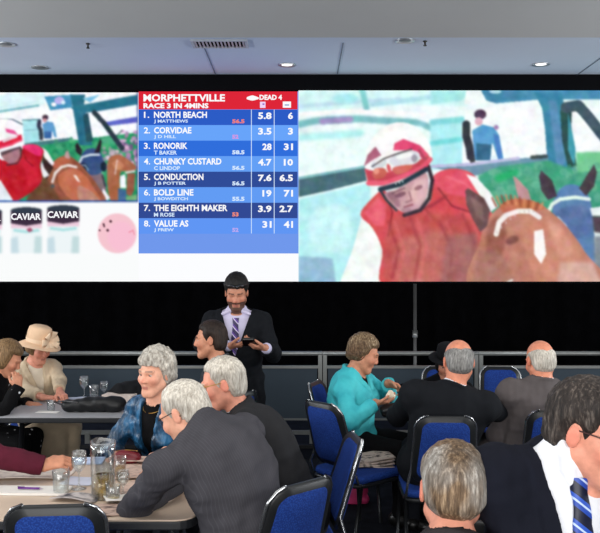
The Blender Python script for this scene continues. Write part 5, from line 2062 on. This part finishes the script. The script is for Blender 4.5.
S.ell((0, 0, 0), A0, (.10, .055, .05), .02); S.ell((.05, 0, .02), A0, (.05, .05, .05), .02)
S.fn(displace(6, .06, .005))
o, _ = S.mesh('purse', .005, plain('black_purse', rgb(12, 12, 14), .4))
o.location = at(394, 411, 5.02)
tag(o, 'black purse on the lap of the woman in turquoise', 'purse')
o = MB().lathe([(.0, -.002), (.020, -.002), (.021, 0), (.020, .004), (.0, .004)], 18).build('coin_case', plain('gold_white', rgb(236, 206, 160), .35))
S = SDF()
S.ell((0, 0, 0), A0, (.034, .02, .02), .01); S.ell((.0, .0, .02), A0, (.02, .016, .022), .01); S.fn(displace(5, .03, .004))
bpy.data.objects.remove(o)
o, _ = S.mesh('tissue', .003, plain('white_gold_tissue', rgb(244, 226, 200), .6))
o.location = at(391, 396, 5.04)
tag(o, 'small pale crumpled tissue in the hand of the woman in turquoise', 'tissue')

# --- bald man in black suit, from behind
hc = at(458.5, 362, 4.46)
fg = Figure(hc, (.06, .93, -.34), (.83, 4.54, .56), 82, 1.08, bulk=1.12, nb=at(452, 391, 4.40), hunch=.03, sw=.190, fat=1.08,
            arms={'L': dict(w=at(412, 408, 4.95), hd=(.3, 1, 0), pole=(-.8, -.2, -.6)), 'R': dict(w=at(500, 408, 4.95), hd=(-.3, 1, 0), pole=(.8, -.2, -.6))})
person(fg, 'bald man in black suit seen from behind, right of the woman in turquoise', SK['ruddy'], .0055,
       dict(mat=h_grey, style='bald', t=.008, bald=(.018, .25, -.35), nape=-.078, seed=12),
       [(shirt, dict(mat=m_shirt)), (jacket, dict(mat=m_sblack, t=.020, wr=.005, wl=.16, pad=.004)), (trousers, dict(mat=m_trous)), (shoes, dict(mat=m_shoe))], flush=.4)

# --- bald man in grey suit, from behind
hc = at(540, 361, 4.74)
fg = Figure(hc, (-.10, .92, -.36), (1.46, 4.76, .56), 96, 1.06, bulk=1.06, nb=at(542, 386, 4.68), hunch=.03, sw=.185,
            arms={'L': dict(w=at(510, 416, 5.0), hd=(-.1, 1, -.3), pole=(-.45, -.2, -.85)), 'R': dict(w=at(570, 412, 5.1), hd=(-.3, 1, 0), pole=(.8, -.2, -.6))})
person(fg, 'bald man in grey suit seen from behind, at the right by the barrier', SK['ruddy'], .0055,
       dict(mat=h_white, style='bald', t=.008, bald=(.008, .22, -.42), nape=-.080, seed=13),
       [(shirt, dict(mat=m_shirt)), (jacket, dict(mat=m_sgrey, t=.020, wr=.006, wl=.13, pad=.004)), (trousers, dict(mat=m_sgrey)), (shoes, dict(mat=m_shoe))], flush=.5)

# --- person in dark hat facing the bald man
hc = at(447, 364, 5.95)
fg = Figure(hc, (-.2, -.9, -.3), (1.17, 6.08, .55), -100, .98, nb=hc + np.array([.0, .05, -.150]), woman=True,
            arms={'R': dict(w=at(404, 389, 5.62), hd=(-.8, -.4, 0), pole=(-.5, .4, -.3)), 'L': dict(w=at(470, 392, 5.6), hd=(-.6, -.6, 0), pole=(.8, .3, -.5))})
hat_p = person(fg, 'person in black with dark hat, mostly hidden behind the bald man in black', SK['shade'], .007,
               dict(mat=h_black, style='bob', t=.012, front=.06),
               [(jacket, dict(mat=m_blackcloth, t=.018, sleeve=-.01)), (trousers, dict(mat=m_trous)), (shoes, dict(mat=m_shoe))])


def hat(H, mat, band, crown, brim, zb, name='hat', tilt=0.0, floppy=.01):
    e = None
    M4 = Matrix(((H.r[0], H.f[0], H.u[0], H.c[0]), (H.r[1], H.f[1], H.u[1], H.c[1]), (H.r[2], H.f[2], H.u[2], H.c[2]), (0, 0, 0, 1)))
    M4 = M4 @ Matrix.Translation((0, -.018, zb)) @ Matrix.Rotation(tilt, 4, 'X')
    rows_ = []
    for r, z in crown:
        rows_.append([(r * .92 * math.cos(a), r * 1.12 * math.sin(a), z) for a in [2 * math.pi * k / 40 for k in range(41)]])
    mb = MB().grid(rows_, M=M4)
    o = mb.build(name, mat)
    rr = []
    for r, z in brim:
        rr.append([(r * .95 * math.cos(a), r * 1.08 * math.sin(a), z + floppy * (r - .09) / .09 * math.sin(2 * a + .6)) for a in [2 * math.pi * k / 48 for k in range(49)]])
    MB().grid(rr, M=M4).build('brim', mat, o)
    br = [[(r * .93 * math.cos(a), r * 1.13 * math.sin(a), z) for a in [2 * math.pi * k / 40 for k in range(41)]] for r, z in band[1]]
    MB().grid(br, M=M4).build('band', band[0], o)
    return o, M4


m_dhat = fabric('dark_felt', rgb(14, 14, 17), .2, .95)
crown = [(.088, 0), (.090, .03), (.086, .07), (.078, .095), (.055, .104), (.0, .106)]
brim = [(.0875, .0), (.12, -.004), (.150, -.008), (.152, -.006), (.150, -.002), (.12, .003), (.0875, .006)]
o, _ = hat(fg.H, m_dhat, (m_blackcloth, [(.0905, .002), (.0915, .02), (.0905, .03)]), crown, brim, .055)
tag(o, 'dark brimmed hat showing behind the bald man head', 'hat')

# --- woman in beige with hat
m_beige = fabric('beige_cloth', rgb(204, 184, 156), .12, .85, 120)
m_strawhat = fabric('cream_straw', rgb(226, 190, 156), .10, .8, 160)
hc = at(39, 348, 6.12)
fg = Figure(hc, (.74, -.52, -.34), (-2.14, 6.24, .55), -58, .98, woman=True, nb=hc + np.array([-.06, .045, -.145]), hunch=.03, bulk=1.05,
            arms={'R': dict(w=at(47, 401, 5.68), hd=(.85, .1, -.05), n=(0, .1, -1), curl=.4, pole=(-.8, .2, -.5)), 'L': dict(w=at(60, 394, 5.78), hd=(.5, -.6, -.2), n=(-.3, .3, -.9), curl=.5, pole=(.8, .4, -.4))})
person(fg, 'woman in beige jacket and cream hat leaning over the far left table', SK['pink'], .006,
       dict(mat=h_bob, style='bob', t=.010, front=.06, nape=-.06),
       [(shirt, dict(mat=fabric('cream_top', rgb(226, 214, 194), .05, .8), collar=False, cr=.066, sleeve=.1, name='top')), (jacket, dict(mat=m_beige, t=.018, vbot=-.22, vtop=.08, vw=.06, sleeve=.06, wr=.006)),
        (trousers, dict(mat=m_beige, name='skirt', skirt=.3)), (shoes, dict(mat=m_shoe))], eyes=False)
crown = [(.096, -.01), (.102, .03), (.098, .085), (.088, .120), (.064, .134), (.0, .136)]
brim = [(.096, .0), (.13, -.010), (.172, -.030), (.176, -.029), (.173, -.024), (.13, -.004), (.096, .008)]
hato, M4 = hat(fg.H, m_strawhat, (fabric('cream_ribbon', rgb(236, 208, 178), .08, .6), [(.101, .0), (.105, .02), (.1035, .038)]), crown, brim, .046, tilt=math.radians(9), floppy=.012)
tag(hato, 'cream brimmed hat with big ribbon bow on the woman in beige', 'hat')
m_rib = fabric('bow_ribbon', rgb(240, 210, 178), .14, .5)
r_ = np.random.default_rng(4)
ce = np.array([-.01, .112, .030])
for k in range(7):
    a = k * 2 * math.pi / 7
    lp = MB()
    d = np.array([math.cos(a), .0, math.sin(a)])
    out_ = np.array([-.05, .98, .1])
    L_ = r_.uniform(.068, .090)
    w_ = unit(np.cross(d, out_)) * .027
    ps = []
    for i in range(13):
        t_ = math.pi * 2 * i / 12
        c_ = ce + d * (L_ * .5 * (1 - math.cos(t_))) + out_ * (.016 * math.sin(t_) + .034 * (1 - math.cos(t_)) * .5)
        k_ = .35 + .65 * (1 - math.cos(t_)) / 2
        ps.append([c_ - w_ * k_, c_ + out_ * .004, c_ + w_ * k_])
    lp.grid(ps, M=M4)
    lp.build('ribbon_loop', m_rib, hato)

# --- woman in black at far left
hc = at(7.5, 359, 5.46)
fg = Figure(hc, (.86, .10, -.46), (-2.40, 5.48, .55), 0, .97, woman=True, nb=hc + np.array([-.085, .0, -.135]), hunch=.03, bulk=1.08,
            arms={'R': dict(w=at(18, 388, 5.30), hd=(-.12, .25, .95), n=(-.5, .7, 0), curl=.7, pole=(.3, -.5, -.8)), 'L': dict(w=at(28, 404, 5.62), hd=(.9, -.2, 0), n=(0, 0, -1), pole=(-.2, .8, -.6))})


def dotted():
    m, nt, bs = new_mat('black_sparkle')
    tc = N(nt, 'ShaderNodeTexCoord')
    v = N(nt, 'ShaderNodeTexVoronoi'); v.inputs['Scale'].default_value = 13
    nt.links.new(tc.outputs['Object'], v.inputs['Vector'])
    c = ramp(nt, v.outputs['Distance'], [(.10, rgb(225, 225, 230)), (.13, rgb(10, 10, 12))])
    nt.links.new(c, bs.inputs['Base Color'])
    bs.inputs['Roughness'].default_value = .85
    bs.inputs['Specular IOR Level'].default_value = .15
    return m


m_dot = dotted()
wb = person(fg, 'woman in black with pale dots and brown bob at the far left edge', SK['tan'], .006,
            dict(mat=h_bob, style='bob', t=.022, front=.066, nape=-.085, top=.01, facey=.034),
            [(jacket, dict(mat=m_dot, t=.020, sleeve=.0, wr=.006, cr=.068)), (trousers, dict(mat=m_dot, name='skirt', skirt=.25)), (shoes, dict(mat=m_shoe))], eyes=False)
MB().lathe([(.0, -.008), (.007, 0), (.0, .008)], 10, M=Matrix.Translation(Vector(fg.H.p(.084, -.006, -.040)))).build('earring', plain('pearl_drop', rgb(240, 236, 226), .2), wb)

# --- person with maroon sleeve at the left of the near table
hc = np.array([-1.66, 3.60, 1.22])
fg = Figure(hc, (.95, -.1, -.25), (-1.90, 3.56, .55), 0, 1.0, bulk=1.04, hunch=.02,
            arms={'R': dict(w=at(44, 466, 3.52), hd=(.9, .25, .15), n=(.1, .5, -.8), curl=.75, pole=(-.1, -.6, -.8)), 'L': dict(w=at(20, 470, 3.75), hd=(1, -.2, 0), pole=(0, .7, -.7))})
person(fg, 'person in maroon jumper whose arm reaches in from the left edge', SK['tan'], .006, dict(mat=h_grey, t=.012),
       [(jacket, dict(mat=fabric('maroon_wool', rgb(82, 22, 40), .2, .9, 160), t=.020, collar=False, sleeve=.01, wr=.006, name='jumper')), (trousers, dict(mat=m_trous)), (shoes, dict(mat=m_shoe))])

# --- nearest grey-haired man, back of the head
hc = at(452, 490, 2.0)
fg = Figure(hc, (.05, .96, -.20), (.40, 1.62, .55), 88, 1.0, nb=at(449, 552, 1.90), hunch=.02, hscale=1.02, hup=(.05, 0, 1), sw=.19,
            arms={'L': dict(w=(.12, 2.02, .78), pole=(-.8, -.2, -.6)), 'R': dict(w=(.62, 2.02, .78), pole=(.8, -.2, -.6))})
person(fg, 'grey-haired man nearest the camera, only back of head and dark collar showing', SK['pink'], .004,
       dict(mat=h_greybrown, t=.013, nape=-.056, seed=21, eary=-.034),
       [(jacket, dict(mat=m_sbrown, t=.018, czb=.010, hh=.006)), (trousers, dict(mat=m_trous)), (shoes, dict(mat=m_shoe))], flush=.5)

# --- man with glasses and striped tie
hc = at(590, 432, 2.0)
fg = Figure(hc, (.72, -.64, -.26), (.66, 2.05, .52), -76, 1.04, nb=at(561, 456, 2.05), bulk=1.04, hscale=1.03, twist=0, sw=.185, hunch=.01, legyaw=-25,
            arms={'R': dict(w=(.74, 1.84, .64), pole=(-.8, .2, -.6)), 'L': dict(w=(1.02, 1.98, .64), pole=(.8, .3, -.6))})
person(fg, 'dark-haired man with glasses, white shirt and blue striped tie at right edge', SK['pink'], .0042,
       dict(mat=h_saltdark, t=.013, front=.074, nape=-.072, seed=25, top=.012, curl=.002),
       [(shirt, dict(mat=m_shirt, spread=16, cr=.070, cth=.009, czb=.05, z0=.032)),
        (tie, dict(mat=stripes('blue_tie_silk', [(0, rgb(10, 16, 46)), (.40, rgb(30, 70, 170)), (.62, rgb(190, 210, 245)), (.72, rgb(40, 84, 190)), (.9, rgb(10, 16, 46))], (.62, .1, .78), 19), length=.40, w=.044)),
        (jacket, dict(mat=m_snavy, t=.020, vbot=-.40, vtop=.05, vw=.090, wr=.005, hh=.0055, pad=.006, carc=(-180, 0))), (trousers, dict(mat=m_trous)), (shoes, dict(mat=m_shoe)),
        (spectacles, dict(mat=plain('dark_red_frames', rgb(60, 26, 24), .35)))], brow=rgb(50, 38, 32), flush=.45)
